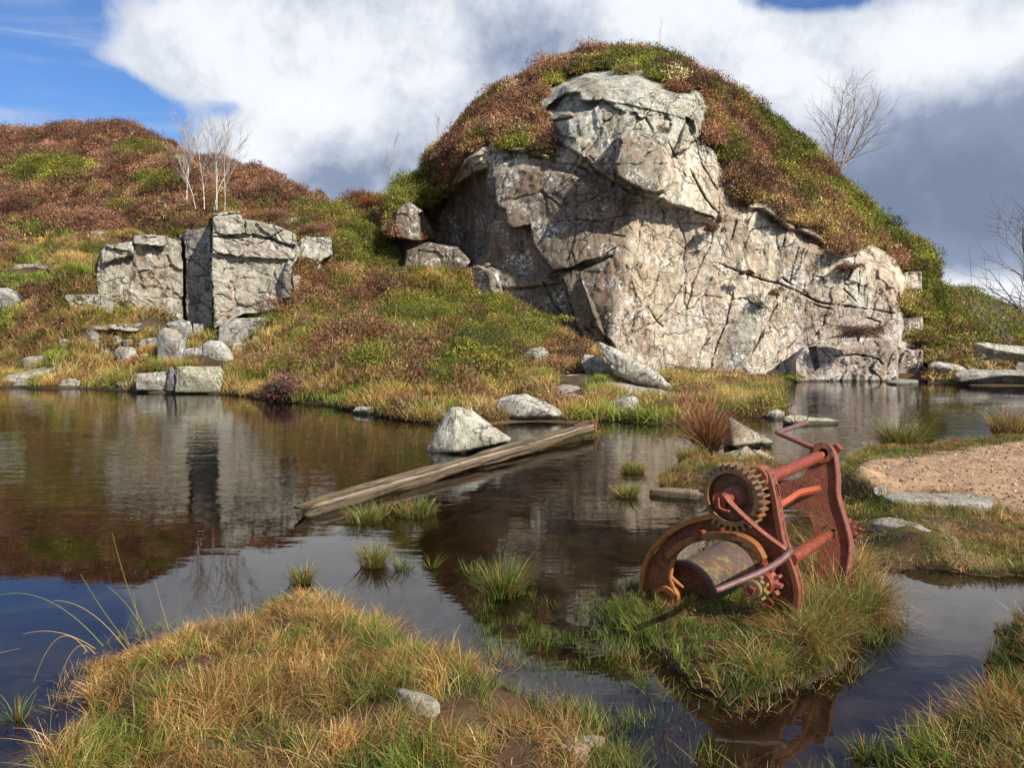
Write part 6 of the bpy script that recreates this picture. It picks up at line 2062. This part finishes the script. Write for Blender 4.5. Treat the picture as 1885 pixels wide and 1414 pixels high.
grass('grass', 'straw and green grass hummock filling the foreground', LAND_B, 84000, .105, strawB, zmin=-.03, mask=maskB, clump=.04, extra=stalks, width=.0027)
grass('grass', 'short green and withered grass around the foot of the winch', LAND_C, 30000, .082, zmin=-.03, straw= lambda X, Y_: -.15 + .5 * (X > 1.35), mask=None, clump=.03)
RING_C = [(1060, 1130), (1100, 1085), (1200, 1062), (1300, 1050), (1560, 1010), (1640, 1070), (1680, 1140), (1640, 1190), (1590, 1250), (1520, 1300), (1400, 1325), (1290, 1330), (1190, 1285), (1140, 1225), (1090, 1175)]


def maskR(X, Y_):
    q = np.stack([X, Y_, 0 * X], -1)
    return (fbm(q * 4.0, 3, 430) + rng.normal(0, .15, len(X)) > -.05)


grass('grass', 'ragged marsh grass spreading into the shallow water round the winch', RING_C, 22000, .10, lambda X, Y_: -.35 + .6 * (X > 1.25), zmin=-.3, mask=maskR, width=.0032)
grass('grass', 'ragged grass spilling into the water from the foreground hummock', [(70, 1420), (90, 1290), (150, 1200), (270, 1160), (400, 1130), (470, 1090), (560, 1080), (670, 1110), (760, 1160), (900, 1205), (1000, 1255), (1080, 1320), (1200, 1365), (1240, 1500), (70, 1600)], 26000, .12, .1, zmin=-.3, mask=lambda X, Y_: maskR(X, Y_) & maskB(X, Y_), width=.003)
# long pale grass right of the winch
grass('grass', 'long pale dry grass piled against the right of the winch', [(1450, 1130), (1480, 1075), (1530, 1035), (1570, 1040), (1610, 1090), (1640, 1130), (1590, 1160), (1520, 1180), (1470, 1170)], 7000, .24, .75, (.1, 1.1), (.4, 1.8))
grass('grass', 'pale combed over grass in front of the winch', [(1380, 1200), (1430, 1150), (1500, 1150), (1560, 1190), (1500, 1250), (1400, 1275), (1350, 1250)], 6500, .19, .55, (.2, 1.1), (.5, 1.8))
grass('grass', 'tall dry and green grass at the lower right corner', [(1640, 1480), (1665, 1395), (1720, 1360), (1790, 1330), (1812, 1270), (1795, 1215), (1825, 1165), (1900, 1130), (2050, 1110), (2050, 1600), (1640, 1600)], 24000, .135, .25, (0, .8), (.2, 1.3), clump=.04)


def maskD(X, Y_):
    z = ground_z(X, Y_)
    u_, v_ = proj(np.stack([X, Y_, z], -1))
    n_ = fbm(np.stack([X, Y_, z], -1) * 2.2, 3, 411)
    bare2 = inpoly(u_, v_, [(1622, 905), (1835, 912), (1828, 944), (1730, 934), (1640, 925)]) | inpoly(u_, v_, [(1585, 960), (1640, 952), (1735, 985), (1720, 1000), (1620, 975)])
    return (sdist(u_, v_, gr_poly) < 4 * n_) & (n_ + rng.normal(0, .2, len(X)) > -1.3) & (u_ < 2100) & ~bare2


grass('turf', 'short mossy turf along the bank beside the gravel', [(1545, 850), (1580, 838), (1620, 832), (1700, 835), (1760, 826), (1885, 805), (2050, 798), (2050, 1160), (1885, 1150), (1760, 1140), (1650, 1110), (1585, 1065), (1548, 1000), (1535, 930), (1530, 890)], 90000, .065, lambda X, Y_: -.25 + 0 * X, (0, .9), (.2, 1.4), .005, mask=maskD, seg=3)
grass('grass', 'withered brown grass on the muddy hummock behind the gear', LAND_F, 8000, .10, .5, (0, 1.0), (.2, 1.4), .005, seg=3)
# thin fresh shoots standing in shallow water
SH = [(860, 1210), (880, 1110), (960, 1090), (1090, 1120), (1140, 1180), (1200, 1260), (1230, 1330), (1120, 1370), (1040, 1330), (960, 1240)]


def maskS(X, Y_):
    q = np.stack([X, Y_, 0 * X], -1)
    return (fbm(q * 4.5, 3, 420) + .25 * fbm(q * 14, 2, 421) > .02)


grass('water_grass', 'thin green shoots standing in the shallow water', SH, 7500, .10, -2.5, (0, .6), (.1, .9), .0028, zmin=-.3, mask=maskS)
grass('water_grass', 'sparse green shoots in the water at the bottom', [(1180, 1414), (1230, 1300), (1300, 1310), (1330, 1400), (1500, 1414), (1640, 1400), (1640, 1500), (1180, 1500)], 1200, .11, -1.0, (0, .7), (.1, 1.0), .003, zmin=-.3, mask=maskS)


def tussock(u, v, wpx, hpx, n, label, mixg=.5, cat='grass tussock', name='grass_tussock', tilt_=.55, width=.004, mound=.3, extra_pal=None):
    c = PZ(u, v, -.01)
    sc2 = c[1] / F
    R_ = wpx * .5 * sc2; H = hpx * sc2
    rr2 = np.sqrt(rng.random(n)) * R_ * .55
    an = rng.uniform(0, 6.28, n)
    q = np.stack([c[0] + np.cos(an) * rr2, c[1] + np.sin(an) * rr2 * .9, 0 * an + .0], -1)
    q[:, 2] = -.03 + mound * H * (1 - (rr2 / (R_ * .6)) ** 2) * .6
    isf = rng.random(n) < mixg
    cols = jitter(STRAW if extra_pal is None else extra_pal, n, .25, rng.integers(0, len(STRAW if extra_pal is None else extra_pal), n))
    cols[isf] = jitter(FRESH, isf.sum(), .25, rng.integers(0, 4, isf.sum()))
    L_ = H * rng.uniform(.5, 1.25, n)
    az_ = an + rng.normal(0, .7, n)
    vg = Veg()
    vg.addq(blades(q, L_, width * rng.uniform(.6, 1.4, n), rng.uniform(0, tilt_, n) + rr2 / R_ * .3, rng.uniform(.1, 1.3, n), cols, 4, az_))
    o = vg.build(name, M_GRASS, (float(c[0]), float(c[1]), 0.0))
    return tag(o, label, cat)


tussock(556, 1075, 62, 42, 260, 'small lone tussock in the pool above the foreground grass', .6)
tussock(688, 1045, 72, 52, 380, 'reddish and green tussock in the pool left of the middle', .5)
tussock(742, 1050, 60, 34, 110, 'sparse green shoots right of the reddish tussock', 1.0)
tussock(795, 1048, 30, 34, 40, 'few thin shoots between two tussocks', .9)
tussock(925, 1098, 112, 72, 520, 'bright green tussock in the pool left of the winch', .85)
tussock(868, 1060, 60, 34, 60, 'faint thin shoots left of the bright green tussock', .9)
tussock(1165, 872, 72, 26, 420, 'flat grassy tuft in the water right of the beam', .5, width=.006)
tussock(1152, 916, 70, 28, 420, 'low dark tussock in the water before the flat tuft', .6, width=.006)
tussock(670, 962, 110, 34, 300, 'green shoots in the water near the sunken beam end', .7, width=.005, tilt_=.4)
tussock(765, 950, 130, 36, 420, 'wider patch of green shoots in front of the beam', .7, width=.005, tilt_=.4)
tussock(700, 950, 60, 30, 120, 'short shoots between the patches before the beam', .7, width=.005, tilt_=.4)
RUSH = np.array([[.40, .15, .07], [.30, .10, .05], [.48, .25, .12], [.22, .09, .05]])
tussock(1303, 832, 60, 118, 520, 'tall rusty red rush clump leaning by the peaked rock', .05, 'rush clump', 'rush_clump', .9, .010, .2, RUSH)
tussock(1655, 830, 88, 62, 600, 'green rush tuft on the edge of the gravel bank', .65, 'rush clump', 'rush_clump', .7, .008)
tussock(1855, 812, 90, 62, 420, 'tall tawny rush clump at the water edge on the far right', .15, 'rush clump', 'rush_clump', .4, .010)
tussock(1800, 818, 50, 24, 260, 'small bright green tuft beside the tawny rushes', .95)
tussock(1382, 742, 110, 26, 500, 'tawny grass fringe along the tip of the spit', .1, 'grass tussock', 'grass_tussock', .8, .012)
tussock(1270, 850, 70, 34, 420, 'straw topped tussock on the hummock behind the gear', .4, width=.006)
tussock(1235, 905, 60, 36, 420, 'brown tussock at the left end of the muddy hummock', .15, width=.006)
tussock(1590, 860, 90, 26, 600, 'brown withered tuft at the left end of the gravel bank', .2, width=.006)
tussock(1590, 1045, 50, 46, 200, 'thin dry tuft under the bank behind the winch', .2, width=.004)
tussock(1205, 1122, 60, 26, 420, 'green and straw tuft against the winch left side', .55)
tussock(1345, 1130, 110, 74, 460, 'lush green tuft in the shade of the winch', 1.0)
tussock(1545, 1090, 80, 70, 400, 'pale dry tuft leaning right of the far frame', .1, tilt_=.9)
tussock(30, 1330, 60, 60, 70, 'sparse shoots in deep blue water at the left edge', .7, tilt_=.9)
tussock(1600, 1400, 90, 50, 200, 'sprawling green tuft at the bottom right waterline', .8)
